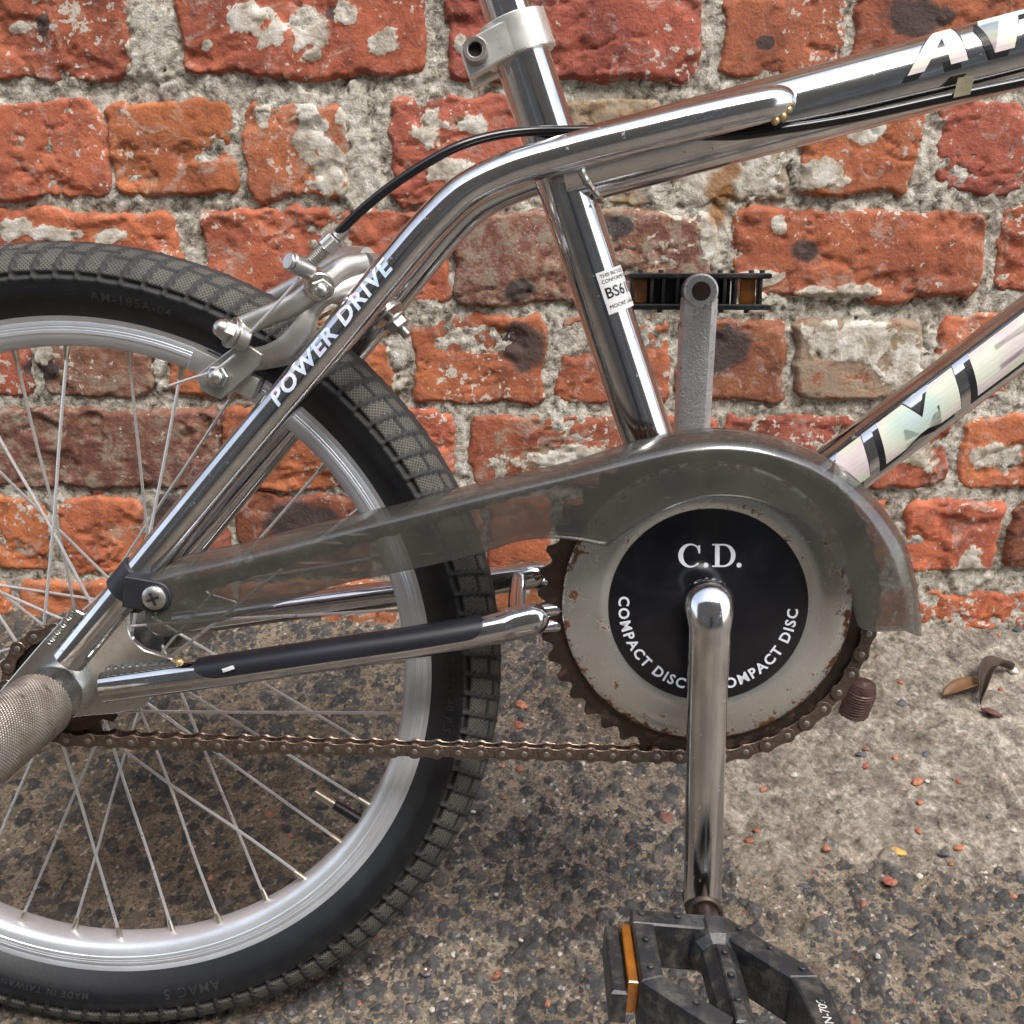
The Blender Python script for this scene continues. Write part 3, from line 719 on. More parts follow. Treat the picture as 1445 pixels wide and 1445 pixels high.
MH = np.where(plast > 0, MH * (1 - plast) + plast * np.maximum(face, MH), MH)
rustm = np.clip(ell(U, V, RUSTP, .6, 73, 20) + .25, 0, 1)
me = grid_mesh('mortar', MX - wall_off[0], YW - MH - wall_off[1], MZ - wall_off[2])
finish('mortar', me, 'lime_mortar', wall, True, 0, dict(plaster=plast.reshape(-1), rust=rustm.reshape(-1)))
# body of the wall behind its weathered face, and its coping
b_ = MB(); b_.box((.3, YW + .13, .99), (1.6, .105, 1.10), (1, 0, 0), (0, 1, 0), (0, 0, 1))
o = b_.build('wall_core', 'lime_mortar', wall); o.location = -wall_off
up_r = []
zc = 1.36
b_ = MB(); b_.box((.3, YW + .13, 2.12), (1.66, .16, .035), (1, 0, 0), (0, 1, 0), (0, 0, 1), .01)
o = b_.build('coping', 'slate', wall); o.location = -wall_off

# ================================================================== BICYCLE
bike = empty('bicycle', (0, 0, 0)); bike.rotation_euler = (-LEAN, 0, 0)
tag(bike, 'chrome stunt bicycle with smoked chain guard leaning beside the brick wall', 'bicycle')
UP = Vector((0, 0, RT))
def part(name, mb, mat, parent=bike, **k):
    o = mb.build(name, mat, parent, **k)
    if parent is bike: o.location = UP
    return o
def holder(name, parent=bike):
    o = bpy.data.objects.new(name, None); COL.objects.link(o); o.parent = parent; o.empty_display_size = .02
    if parent is bike: o.location = UP
    return o
BBc = np.array([.3634, 0, .0536])

# ---------------------------------------------------------------- rear wheel
wheel = holder('rear_wheel')
NB = 118; NA = NB * 10
th = np.arange(NA + 1) / NA * 2 * math.pi
r0, ry, rr0 = .2262, .0232, .0218
TV = R_(86)
phi = np.r_[np.linspace(-R_(130), -TV, 15)[:-1], np.linspace(-TV, TV, 61), np.linspace(TV, R_(130), 15)[1:]]
TH, PH = np.meshgrid(th, phi, indexing='ij')
v = PH / TV; av = np.abs(v)
u = TH / (2 * math.pi) * NB + .95 * (1 - av) ** 1.6
ph = u - np.floor(u); bi = np.floor(u).astype(int)
tread = av <= 1.0001
rib = (sstep(.0, .05, ph) * sstep(.26, .20, ph))
H = np.where(tread, .0009 * rib * (.45 + .55 * sstep(.2, .4, av)), 0)
sh = sstep(.872, .888, av) * sstep(.972, .956, av) * (1 - rib)
H -= np.where(tread, .0020 * sh, 0)
cut = np.where(bi % 2 == 0, .52, .40)
cutm = np.exp(-((av - cut) / .022) ** 2) * (1 - rib)
H -= np.where(tread, .0012 * cutm, 0)
cen = np.exp(-((v) / .03) ** 2); H -= np.where(tread, .0012 * cen, 0)
edge_g = np.exp(-((ph - .0) / .04) ** 2) + np.exp(-((ph - 1) / .04) ** 2) + np.exp(-((ph - .27) / .03) ** 2)
H -= np.where(tread, .0006 * np.clip(edge_g, 0, 1), 0)
H += np.where(tread, .0005, 0) + .0007 * np.exp(-((av - 1.035) / .012) ** 2) + .0006 * np.exp(-((av - 1.085) / .012) ** 2)
lump_ = .0006 * (fbm(TH * 40, PH * 9, 77, 3) - .5); H += np.where(tread, lump_, 0)
ry_ = ry + H; rr_ = rr0 + H
rad = r0 + rr_ * np.cos(PH); yy = ry_ * np.sin(PH)
flat = sstep(R_(112), R_(130), np.abs(PH))                # beads pull in to the rim flange
yy = yy * (1 - flat) + flat * np.sign(PH) * .0125; rad = rad * (1 - flat) + flat * .2070
me = grid_mesh('tyre', rad * np.cos(TH), yy, rad * np.sin(TH))
groove = np.clip(sh + cutm * .9 + np.clip(edge_g, 0, 1) * .35 * (av > .3), 0, 1) * tread
block = (ph > .28) * (ph < .97) * (av > .22) * (av < .875) * tread * (1 - np.clip(cutm * 2, 0, 1))
tyre = finish('tyre', me, 'tread_rubber', wheel, True, 0, dict(groove=groove.reshape(-1), block=block.astype(float).reshape(-1)))
uvl = me.uv_layers.new(name='UVMap')
vi = np.empty(len(me.loops), np.int32); me.loops.foreach_get('vertex_index', vi)
uvs = np.stack([TH.reshape(-1) * .248, PH.reshape(-1) * .0225], -1)[vi]
uvl.data.foreach_set('uv', uvs.reshape(-1).astype(np.float32))
me.materials.append(MATS['sidewall_rubber'])
nm = len(phi) - 1
mi = np.zeros((NA, nm), np.int32); pc_ = .5 * (phi[1:] + phi[:-1]); mi[:, np.abs(pc_) > TV * 1.01] = 1
me.polygons.foreach_set('material_index', mi.reshape(-1))
# rim
w = .0125
prof = [(.2096, -w), (.2096, -w + .0012), (.206, -w + .0014), (.204, -.006), (.203, 0), (.204, .006), (.206, w - .0014), (.2096, w - .0012), (.2096, w),
        (.2085, w + .0006), (.2055, w + .0002), (.2045, w - .0002), (.2035, w), (.198, w), (.1975, w - .0006), (.1945, w - .0014), (.1918, .0085), (.1905, .006), (.1902, 0),
        (.1905, -.006), (.1918, -.0085), (.1945, -w + .0014), (.1975, -w + .0006), (.198, -w), (.1996, -w - .00005), (.2000, -w + .0003), (.2004, -w), (.2012, -w), (.2016, -w + .0003), (.2020, -w), (.2035, -w), (.2045, -w + .0004), (.2055, -w - .0002), (.2085, -w - .0006)]
mb = MB().rev(prof, 240, closed=True); rim = mb.build('rim', 'rim_alloy', wheel, sharp=30)
mb = MB().cyl(*[np.array([r_ * math.cos(R_(62.5)), y_, r_ * math.sin(R_(62.5))]) for r_, y_ in ((.2030, -w - .00012), (.2029, -w + .0005))], .0001, 6)
# hub, freewheel
hub = MB().rev([(.0, -.052), (.006, -.052), (.006, -.03), (.0165, -.03), (.0165, -.027), (.029, -.0225), (.029, -.0195), (.018, -.016), (.0155, 0), (.018, .026), (.029, .0315), (.029, .0345), (.0165, .037), (.006, .04), (.006, .052), (0, .052)], 48).build('hub', 'black_plastic', wheel)
fw = MB().rev([(.0, -.050), (.014, -.050), (.0145, -.0485), (.022, -.0475), (.0225, -.0455), (.0285, -.045), (.029, -.0415), (.0, -.0415)], 48)
for k in range(16):
    a = 2 * math.pi * (k + .35) / 16
    fw.prism([(.0275 * math.cos(a - .17), .0275 * math.sin(a - .17)), (.0345 * math.cos(a - .055), .0345 * math.sin(a - .055)), (.0345 * math.cos(a + .055), .0345 * math.sin(a + .055)), (.0275 * math.cos(a + .17), .0275 * math.sin(a + .17))], -.0443, -.0419)
fw.build('freewheel', 'rusty_steel', wheel)
# spokes: 36, three cross, and their nipples
spk = random.Random(5)
np0 = MB().tube([(0, 0, 0), (0, 0, .0012), (0, 0, .009), (0, 0, .0125)], [.0019, .0021, .0018, .0013], 10)
nip = None
for k in range(36):
    a = R_(10 * k + .3)
    nearside = (k % 2 == 1)
    j = (k // 2) % 2
    sg = 1 if (j == 0) else -1
    if not nearside: sg = 1 if ((k // 2) % 2 == 1) else -1
    ya, rh = (-.021, .0262) if nearside else (.033, .0262)
    ah = a + sg * R_(66)
    pr = np.array([.1925 * math.cos(a), 0.0015 * (-1 if nearside else 1), .1925 * math.sin(a)])
    phub = np.array([rh * math.cos(ah), ya, rh * math.sin(ah)])
    d = phub - pr; mid = pr + d * .55 + np.array([spk.uniform(-.0012, .0012), spk.uniform(-.0008, .0008), spk.uniform(-.0012, .0012)])
    MB().tube(spline([pr, pr + d * .3, mid, phub], 9), .00098, 8).build('spoke', 'spoke_steel', wheel)
    if nip is None: nip = np0.build('nipple', 'nipple_brass', wheel); o = nip
    else: o = copy_of(nip, wheel)
    o.location = pr + np.array([-.0022 * math.cos(a), 0, -.0022 * math.sin(a)]) * -1
    o.rotation_euler = Vector(d).to_track_quat('Z', 'Y').to_euler()
# tyre valve
a = R_(-33.5); er = np.array([math.cos(a), 0, math.sin(a)])
MB().cyl(er * .192, er * .172, .0036, 14, .0031).build('valve_stem', 'sidewall_rubber', wheel)
MB().cyl(er * .172, er * .157, .0026, 12).build('valve_thread', 'nipple_brass', wheel)

# embossed sidewall lettering: tops point outwards, reading clockwise
def text_mesh(s, size, offset=0.0, shear=0.0, spacing=1.0, cuts=0):
    cu = bpy.data.curves.new('t', 'FONT'); cu.body = s; cu.size = size; cu.align_x = 'CENTER'; cu.align_y = 'CENTER'
    cu.offset = offset; cu.shear = shear; cu.space_character = spacing; cu.resolution_u = 3
    o = bpy.data.objects.new('t', cu); COL.objects.link(o)
    dg = bpy.context.evaluated_depsgraph_get(); me = bpy.data.meshes.new_from_object(o.evaluated_get(dg))
    bpy.data.objects.remove(o); bpy.data.curves.remove(cu)
    bm = bmesh.new(); bm.from_mesh(me); bpy.data.meshes.remove(me)
    bmesh.ops.remove_doubles(bm, verts=bm.verts, dist=size * 1e-3)
    return bm
def bm_cut(bm, axis, step):
    co = [v.co[axis] for v in bm.verts]; a, b = min(co), max(co); x = a + step
    no = Vector((0, 0, 0)); no[axis] = 1
    while x < b:
        pt = Vector((0, 0, 0)); pt[axis] = x
        bmesh.ops.bisect_plane(bm, geom=bm.verts[:] + bm.edges[:] + bm.faces[:], plane_co=pt, plane_no=no, dist=1e-7); x += step
def bm_obj(name, bm, f, mat, parent):
    V = [f(v.co.x, v.co.y) for v in bm.verts]; bm.verts.index_update()
    F = [[v.index for v in fc.verts] for fc in bm.faces]; bm.free()
    o = obj(name, V, F, mat, parent, smooth=False)
    if parent is bike: o.location = UP
    return o
def sidewall(deg, lift=.00035):
    def f(x, y):
        t = R_(deg) - x / .2215; p = R_(-108) + y / .0225
        H_ = lift; r = r0 + (rr0 + H_) * math.cos(p); yy = (ry + H_) * math.sin(p)
        return (r * math.cos(t), yy, r * math.sin(t))
    return f
for s, deg, size in (('AM-185A-04', 78, .0072), ('INFLATE TO 40 P.S.I.', -1, .0070), ('AMAC 5', -76, .0090), ('MADE IN TAIWAN', -101, .0058)):
    bm = text_mesh(s, size, .0001, 0, 1.25); bm_cut(bm, 1, .0018)
    bm_obj('lettering', bm, sidewall(deg), 'emboss_rubber', wheel)

# ---------------------------------------------------------------- frame tubes
def line_pt(p, q, t): return p + (q - p) * t
ST0, ST1 = B(743, 97, 0), B(919, 626, 0)
std = (ST0 - ST1) / np.linalg.norm(ST0 - ST1)
seat_top = ST0 + std * .014
part('seat_tube', MB().tube([seat_top, line_pt(seat_top, BBc, .5), BBc], .0150, 40), 'chrome')
part('seat_post', MB().tube([seat_top - std * .02, seat_top + std * .06, seat_top + std * .17], .0127, 40), 'chrome_clean')
part('bottom_bracket_shell', MB().rev([(.018, -.036), (.0245, -.036), (.0255, -.035), (.0255, .035), (.0245, .036), (.018, .036)], 48, BBc), 'chrome')
TT0, TT1 = B(860, 224, 0), B(1445, 69, 0); ttd = (TT1 - TT0) / np.linalg.norm(TT1 - TT0)
tt_end = TT1 + ttd * .16
# the tube starts on the seat tube axis
k_ = np.cross(ttd, [0, 1, 0]); 
den = ttd[0] * std[2] - ttd[2] * std[0]; dlt = ST0 - TT0; tq = (dlt[0] * std[2] - dlt[2] * std[0]) / den
tt_start = TT0 + ttd * tq
part('top_tube', MB().tube([tt_start, line_pt(tt_start, tt_end, .5), tt_end], .0196, 44), 'chrome')
DT1 = B(1400, 503, 0); DT0 = B(1260, 608, 0); dtd = (DT1 - DT0) / np.linalg.norm(DT1 - DT0)
dt_start = BBc + dtd * .015 + (DT0 - BBc - ((DT0 - BBc) @ dtd) * dtd) * .6
dt_end = DT1 + dtd * .14
part('down_tube', MB().tube([dt_start, line_pt(dt_start, dt_end, .5), dt_end], .0172, 44), 'chrome')
part('head_tube', MB().tube([tt_end + np.array([-.012, 0, .045]), tt_end + np.array([.03, 0, -.13])], .0185, 32), 'chrome')
# welds round the joints
def weld(c, ax, r, name='weld_bead', tilt=None, mat='plate_steel'):
    ax = ax / np.linalg.norm(ax); a = np.array([0, 1., 0]); u_ = a - (a @ ax) * ax; u_ /= np.linalg.norm(u_); w_ = np.cross(ax, u_)
    t = np.linspace(0, 2 * math.pi, 61)
    jit = np.random.default_rng(4).uniform(-.0004, .0004, 61)
    pts = [c + (r + jit[i]) * (math.cos(x) * u_ + math.sin(x) * w_) + (tilt(x) * ax if tilt is not None else 0) for i, x in enumerate(t)]
    return part(name, MB().tube(pts, .0021 + jit, 8, caps=False), mat)
weld(tt_start + ttd * .0135, ttd, .0194, tilt=lambda x: .004 * math.cos(2 * x) * -1)

# seat stays: looped forward past the seat tube and welded to the flanks of the top tube
stay_px = [(98, 930, -.058), (190, 818, -.058), (330, 648, -.056), (452, 503, -.0525), (560, 372, -.048), (612, 312, -.0455), (655, 272, -.043), (712, 243, -.040), (800, 216, -.0365), (920, 186, -.0335), (1020, 162, -.0300), (1094, 146, -.0235), (1118, 141, -.019)]
sp_ = spline([B(*q) for q in stay_px], 110)
rs = np.full(len(sp_), .0094); rs[-6:] = [.0092, .0088, .0082, .0074, .006, .004]
stay_n = part('seat_stay', MB().tube(sp_, rs, 32), 'chrome')
sp_f = sp_ * np.array([1, -1, 1])
part('seat_stay', MB().tube(sp_f, rs, 32), 'chrome')
stay_end = sp_[-1]
wp = B(1108, 143, -.030)
mb = MB()
for q in [(1092, 128), (1103, 131), (1110, 138), (1113, 146), (1111, 155), (1104, 164), (1094, 170)]:
    mb.ball(B(*q, -.0275), .0026, (1, 1, 1), 10)
part('weld_bead', mb, 'weld_brass')
# brake bridge between the stays
bq = B(548, 440, .0) ; 
ia = int(np.argmin(np.abs(sp_[:, 2] - B(520, 425, -.05)[2])))
bridge_p = sp_[ia] * np.array([1, 0, 1])
part('brake_bridge', MB().tube([sp_[ia], bridge_p, sp_f[ia]], .0062, 20), 'chrome')

# chain stays
cs_px = [(148, 969, -.0575), (260, 954, -.0575), (450, 926, -.056), (600, 904, -.053), (690, 888, -.050), (745, 875, -.047), (772, 868, -.0455)]
cp_ = spline([B(*q) for q in cs_px], 60)
rc = np.full(60, .0089); rc[-4:] = [.0085, .0078, .0066, .0045]
sq = [(1, 1)] * 50 + [(.9, 1.05)] * 10
cst = part('chain_stay', MB().tube(cp_, rc, 32, squash=sq), 'chrome')
cpf = cp_ * np.array([1, -1, 1])
# the inner ends are crimped into two tongues that run on to the bottom bracket
for Y, sgn in ((cp_, 1), (cpf, -1)):
    e = Y[-6]
    for dz in (.0048, -.0046):
        part('stay_tongue', MB().tube(spline([e + (0, 0, dz * .8), e + (.010, sgn * .004, dz), e + (.035, sgn * .014, dz * .8), (BBc[0] - .016, -sgn * .024, BBc[2] + dz * .3)], 20), [.0046] * 6 + [.0050] * 14, 14), 'chrome_clean')
part('chain_stay', MB().tube(cpf, rc, 32), 'chrome')
part('stay_bridge', MB().tube([cp_[-9], (cp_[-9] + cpf[-9]) / 2 + (0, 0, .001), cpf[-9]], .0052, 16), 'chrome')
# black vinyl sleeve stuck along the near chain stay
def half_sleeve(path, i0, i1, r, a_mid, half, taper):
    V = []; F = []; na = 22; n = i1 - i0
    for i in range(n):
        p = path[i0 + i]; t = path[min(i0 + i + 1, len(path) - 1)] - path[i0 + i - 1]; t /= np.linalg.norm(t)
        uu = np.array([0, 1., 0]); uu -= (uu @ t) * t; uu /= np.linalg.norm(uu); ww = np.cross(t, uu)     # ww roughly +z or -z
        if ww[2] < 0: ww = -ww
        s = i / (n - 1); k = min(1, max(.02, math.sqrt(max(0, 1 - max(0, 1 - s / taper) ** 2))), max(.02, math.sqrt(max(0, 1 - max(0, 1 - (1 - s) / taper) ** 2))))
        for j in range(na):
            aa = a_mid + half * k * (2 * j / (na - 1) - 1)
            V.append(p + r * (-math.cos(aa) * uu + math.sin(aa) * ww))
    F = [(i * na + j, i * na + j + 1, (i + 1) * na + j + 1, (i + 1) * na + j) for i in range(n - 1) for j in range(na - 1)]
    mb = MB(); mb.add(V, F); return mb
o = part('stay_sleeve', half_sleeve(spline([B(*q) for q in cs_px], 240), 50, 186, .00925, R_(55), R_(62), .09), 'sleeve_black')
pq = B(322, 944, -.0672)
part('paint_nick', MB().box(pq, (.0034, .0003, .0011), (1, 0, .35), (0, 1, 0), (-.35, 0, 1), .0002), 'print_white')

# dropout plates
dro = [(103, 858), (60, 905), (0, 975), (-50, 1040), (-40, 1075), (40, 1030), (108, 1011), (165, 1006), (203, 997), (214, 986), (212, 975), (240, 955), (254, 937), (248, 930), (237, 927), (205, 917), (187, 903), (181, 885), (180, 860), (150, 880)]
dp = [B(q[0], q[1], -.0575)[[0, 2]] for q in dro]
part('dropout', MB().prism(dp, -.0585, -.0540, .0006), 'plate_steel')
part('dropout', MB().prism(dp, .0540, .0585, .0006), 'plate_steel')
wq = np.array([B(150 + 100 * t, 947 - 10 * t, -.0606) for t in np.linspace(0, 1, 120)])
mb = MB().tube(wq, .00195 + .00013 * np.sin(np.linspace(0, 62, 120)), 10)
part('weld_bead', mb, 'plate_steel'); mb = MB()
for i in range(14):
    q = B(70 + 34 * i / 13, 905 - 44 * i / 13, -.0595); mb.ball(q, .0014 + .0006 * ((i * 7) % 3 == 0), (1, 1, 1), 8)
part('weld_bead', mb, 'plate_steel')
part('weld_bead', MB().ball(B(250, 934, -.0595), .0032, (1.2, .8, .8), 10), 'weld_brass')

# ---------------------------------------------------------------- axle peg (knurled)
peg = holder('axle_peg')
nA, nL = 468, 340
A_, L_ = np.meshgrid(np.arange(nA + 1) / nA * 2 * math.pi, np.linspace(0, 1, nL), indexing='ij')
yp = -.0745 - L_ * .082
k1 = A_ * 26 + L_ * .082 / .0185 * 26; k2 = A_ * 26 - L_ * .082 / .0185 * 26
kn = np.maximum(np.abs(np.sin(k1 / 1)), np.abs(np.sin(k2 / 1))) ** 3
kn = np.minimum(np.abs(np.sin(k1)), np.abs(np.sin(k2)))
wear = .6 + .4 * fbm(A_ * 2.5, L_ * 7, 61, 3)
rp = .0180 + .0008 * sstep(.03, .7, kn) * wear - .0012 * sstep(.012, 0, L_)
me = grid_mesh('knurled_sleeve', rp * np.cos(A_), yp, rp * np.sin(A_))
finish('knurled_sleeve', me, 'knurled_steel', peg, True, 0)
MB().rev([(0, -.0585), (.0164, -.0585), (.0168, -.0592), (.0168, -.0742), (.0178, -.0752), (.010, -.0756), (0, -.0756)], 64).build('collar', 'plate_steel', peg)
MB().rev([(.0182, -.1562), (.0172, -.1575), (.013, -.1575), (.0125, -.150), (0, -.150)], 64).build('end_ring', 'knurled_steel', peg)
peg2 = holder('axle_peg')
MB().rev([(0, .0585), (.0168, .0585), (.0168, .0742), (.0184, .0752), (.0184, .155), (.017, .1575), (0, .1575)], 48).build('sleeve', 'knurled_steel', peg2)

# ---------------------------------------------------------------- chainset
cset = holder('chainset')
NT = 45; PR = .0127 / (2 * math.sin(math.pi / NT))
ring = MB()
pts = []
for k in range(NT):
    a = 2 * math.pi * (k + .2) / NT; q = 2 * math.pi / NT
    for f_, rr__ in ((-.42, PR - .0030), (-.26, PR - .0012), (-.09, PR + .0019), (.09, PR + .0019), (.26, PR - .0012), (.42, PR - .0030)):
        pts.append((rr__ * math.cos(a + f_ * q), rr__ * math.sin(a + f_ * q)))
n = len(pts); V = []; F = []
for y_ in (-.0447, -.0413):
    V += [(BBc[0] + p[0], y_, BBc[2] + p[1]) for p in pts]
    V += [(BBc[0] + .074 * math.cos(math.atan2(p[1], p[0])), y_, BBc[2] + .074 * math.sin(math.atan2(p[1], p[0]))) for p in pts]
for i in range(n):
    j = (i + 1) % n
    F += [(i, j, n + j, n + i), (2 * n + i, 3 * n + i, 3 * n + j, 2 * n + j), (i, 2 * n + i, 2 * n + j, j), (n + i, n + j, 3 * n + j, 3 * n + i)]
ring.add(V, F)
for k in range(5):
    a = 2 * math.pi * k / 5 + .3; e = np.array([math.cos(a), 0, math.sin(a)])
    ring.box(BBc + e * .046 + (0, -.043, 0), (.030, .0015, .009), e, (0, 1, 0), (-e[2], 0, e[0]))
ring.build('chainring', 'rusty_steel', cset, smooth=False)
RG, RCD = .0795, .0542
prof = [(RG - .001, -.0462), (RG, -.0468), (RG, -.0474), (RG - .0012, -.0482), (.0765, -.0490), (.072, -.0502), (.066, -.0513), (.060, -.0520), (.0562, -.0522), (.0552, -.0519), (.05, -.0519), (0.0, -.0519)]
mb = MB().rev(prof, 160); rad_ = np.hypot(np.array(mb.v)[:, 0], np.array(mb.v)[:, 2])
mb.build('guard_disc', 'guard_disc_steel', cset, loc=tuple(BBc), attrs=dict(edge=np.clip(sstep(.060, RG, rad_), 0, 1)), sharp=60)
dsc = MB().rev([(RCD, -.0519), (RCD, -.0524), (RCD - .0004, -.0526), (.02, -.0526), (0, -.0526)], 120, BBc).build('disc_sticker', 'disc_black', cset)

YS = -.0529
def flat_text(name, bm, f, parent, mat='print_white'): return bm_obj(name, bm, f, mat, parent)
# curved words, tops towards the hub
for s, dm in (('COMPACT DISC', 215), ('COMPACT DISC', 317.5)):
    bm = text_mesh(s, .0081, .00022, 0, 1.19); bm_cut(bm, 0, .003)
    def f(x, y, dm=dm):
        r = .0462 - y; t = R_(dm) + x / .0462
        return (BBc[0] + r * math.cos(t), YS, BBc[2] + r * math.sin(t))
    flat_text('lettering', bm, f, cset)
# the serif letters C . D .
def disc_px(u, v): return B(u, v, YS)
def ring_shape(cx, cy, ro_x, ro_y, ri_x, ri_y, a0, a1, sx=0, n=28):
    V = []; F = []
    for i in range(n + 1):
        a = R_(a0 + (a1 - a0) * i / n)
        V += [disc_px(cx + ro_x * math.cos(a), cy - ro_y * math.sin(a)), disc_px(cx + sx + ri_x * math.cos(a), cy - ri_y * math.sin(a))]
    F = [(2 * i, 2 * i + 1, 2 * i + 3, 2 * i + 2) for i in range(n)]
    return V, F
mb = MB()
mb.add(*ring_shape(974, 784, 17, 17, 11.5, 14.6, 48, 318, 1.5))
for P4 in ([(983, 771), (988, 769), (988, 781), (986, 781)],):
    mb.add([disc_px(*q) for q in P4], [(0, 1, 2, 3)])
for cx in (996, 1043): mb.add(*ring_shape(cx, 797.5, 3.6, 3.6, .1, .1, 0, 360, 0, 14))
mb.add([disc_px(*q) for q in [(1009, 767.5), (1015.5, 767.5), (1015.5, 800), (1009, 800)]], [(0, 1, 2, 3)])
mb.add([disc_px(*q) for q in [(1005, 767.5), (1009, 767.5), (1009, 769.5), (1005, 769.5)]], [(0, 1, 2, 3)])
mb.add([disc_px(*q) for q in [(1005, 798), (1009, 798), (1009, 800), (1005, 800)]], [(0, 1, 2, 3)])
mb.add([disc_px(*q) for q in [(1015.5, 767.5), (1021, 767.5), (1021, 769.8), (1015.5, 769.8)]], [(0, 1, 2, 3)])
mb.add([disc_px(*q) for q in [(1015.5, 797.7), (1021, 797.7), (1021, 800), (1015.5, 800)]], [(0, 1, 2, 3)])
mb.add(*ring_shape(1021, 783.75, 17, 16.25, 10.5, 13.9, 90, -90, 0))
mb.build('lettering', 'print_white', cset, smooth=False)

# crank: one bent bar; the near arm hangs down, the far arm stands up
c0 = BBc + (0, -.0535, 0)
e_n = B(991, 1276, -.0855); h_n = B(1001, 858, -.078)
pts = [c0 + (0, .004, 0), c0 + (.0, -.006, .0005), h_n + (0, .0045, .0035), h_n + (0, -.002, -.004), line_pt(h_n, e_n, .10) + (0, -.0025, 0), line_pt(h_n, e_n, .25), line_pt(h_n, e_n, .6), line_pt(h_n, e_n, .96), line_pt(h_n, e_n, 1.0)]
cp = spline(pts, 80)
tt = np.linspace(0, 1, 80)
rad_c = np.interp(tt, [0, .08, .17, .24, .34, .55, .9, 1], [.0125, .0128, .0133, .0130, .0110, .0105, .0101, .0099])
MB().tube(cp, rad_c, 36, squash=(1.0, .84), up=(0, 1, 0)).build('crank_arm', 'crank_chrome', cset)
eye = line_pt(h_n, e_n, 1.0)
MB().tube([eye + (0, .0095, 0), eye + (0, .0085, 0), eye + (0, -.0085, 0), eye + (0, -.0095, 0)], [.0085, .0098, .0098, .0085], 28).build('pedal_eye', 'rusty_steel', cset)
f0 = BBc + (0, .04, 0); e_f = B(987, 411, .070)
far_dir = (e_f - B(985, 640, .070)); far_dir /= np.linalg.norm(far_dir)
a0_ = e_f + far_dir * .0075; a1_ = BBc + np.array([.004, .066, .012])
pts = [f0, f0 + (.001, .016, .003), a1_, line_pt(a1_, e_f, .3), line_pt(a1_, e_f, .7), e_f - far_dir * .004]
fp = spline(pts, 50)
MB().tube(fp, np.interp(np.linspace(0, 1, 50), [0, .2, .5, 1], [.0125, .0126, .0116, .0116]), 8, squash=(1.0, .55), up=(0, 1, 0)).build('crank_arm', 'forged_steel', cset, sharp=30)
MB().tube([e_f + (0, -.0078, 0), e_f + (0, -.0068, 0), e_f + (0, .0068, 0), e_f + (0, .0078, 0)], [.0096, .0108, .0108, .0096], 28).build('pedal_eye', 'forged_steel', cset)
MB().cyl(e_f + (0, -.0080, 0), e_f + (0, -.0060, 0), .0062, 20).build('spindle_end', 'rusty_steel', cset)

# ---------------------------------------------------------------- chain
chain = holder('chain')
c1, r1 = np.array([0., 0.]), .0127 / (2 * math.sin(math.pi / 16)); c2, r2 = BBc[[0, 2]], PR
Dv = c2 - c1; L12 = np.linalg.norm(Dv); base = math.atan2(Dv[1], Dv[0]); al = math.acos((r2 - r1) / L12)   # angle from -D at c2
def on(c, r, t): return c + r * np.array([math.cos(t), math.sin(t)])
tl = base + math.pi + al; tu = base + math.pi - al            # tangent normals (lower, upper)
seg = []
lo1, lo2, up1, up2 = on(c1, r1, tl), on(c2, r2, tl), on(c1, r1, tu), on(c2, r2, tu)
path = [lo1 + (lo2 - lo1) * t + np.array([0, -.0012 * math.sin(math.pi * t)]) for t in np.linspace(0, 1, 80)]
a_s, a_e = tl - 2 * math.pi, tu - 2 * math.pi
while a_e < a_s: a_e += 2 * math.pi
path += [on(c2, r2, t) for t in np.linspace(a_s, a_e, 200)[1:]]
path += [up2 + (up1 - up2) * t for t in np.linspace(0, 1, 80)[1:]]
b_s, b_e = tu, tl
while b_e < b_s: b_e += 2 * math.pi
path += [on(c1, r1, t) for t in np.linspace(b_s, b_e, 90)[1:]]
path = np.array(path); cum = np.r_[0, np.cumsum(np.linalg.norm(np.diff(path, axis=0), axis=1))]
Lc = cum[-1]; NL = int(round(Lc / .0127 / 2)) * 2; pit = Lc / NL
s_ = np.arange(NL + 1) * pit
PX = np.interp(s_, cum, path[:, 0]); PZ = np.interp(s_, cum, path[:, 1])
def plate(y0, y1, r, wst):
    h = pit / 2; P = []
    for k in range(15):
        a = R_(55 + 250 * k / 14); P.append((-h + r * math.cos(a), r * math.sin(a)))
    P.append((0, -wst))
    for k in range(15):
        a = R_(235 + 250 * k / 14); P.append((h + r * math.cos(a), r * math.sin(a)))
    P.append((0, wst))
    return P
ol = MB(); ol.prism(plate(0, 0, .0044, .0031), -.0047, -.0036, .00025); ol.prism(plate(0, 0, .0044, .0031), .0036, .0047, .00025)
il = MB(); il.prism(plate(0, 0, .0044, .0033), -.0035, -.0025, .00025); il.prism(plate(0, 0, .0044, .0033), .0025, .0035, .00025)
for sx in (-1, 1): il.cyl((sx * pit / 2, -.0026, 0), (sx * pit / 2, .0026, 0), .0039, 14)
pn = MB().tube([(0, -.0051, 0), (0, -.0049, 0), (0, .0049, 0), (0, .0051, 0)], [.0015, .0018, .0018, .0015], 12)
proto = {}
for k in range(NL):
    kind = 'outer_link' if k % 2 == 0 else 'inner_link'
    if kind not in proto: o = proto[kind] = (ol if k % 2 == 0 else il).build(kind, 'chain_steel', chain)
    else: o = copy_of(proto[kind], chain)
    o.location = ((PX[k] + PX[k + 1]) / 2, -.043, (PZ[k] + PZ[k + 1]) / 2)
    o.rotation_euler = (0, -math.atan2(PZ[k + 1] - PZ[k], PX[k + 1] - PX[k]), 0)
    if 'pin' not in proto: q = proto['pin'] = pn.build('pin', 'pin_steel', chain)
    else: q = copy_of(proto['pin'], chain)
    q.location = (PX[k], -.043, PZ[k])
print('chain links', NL, pit)

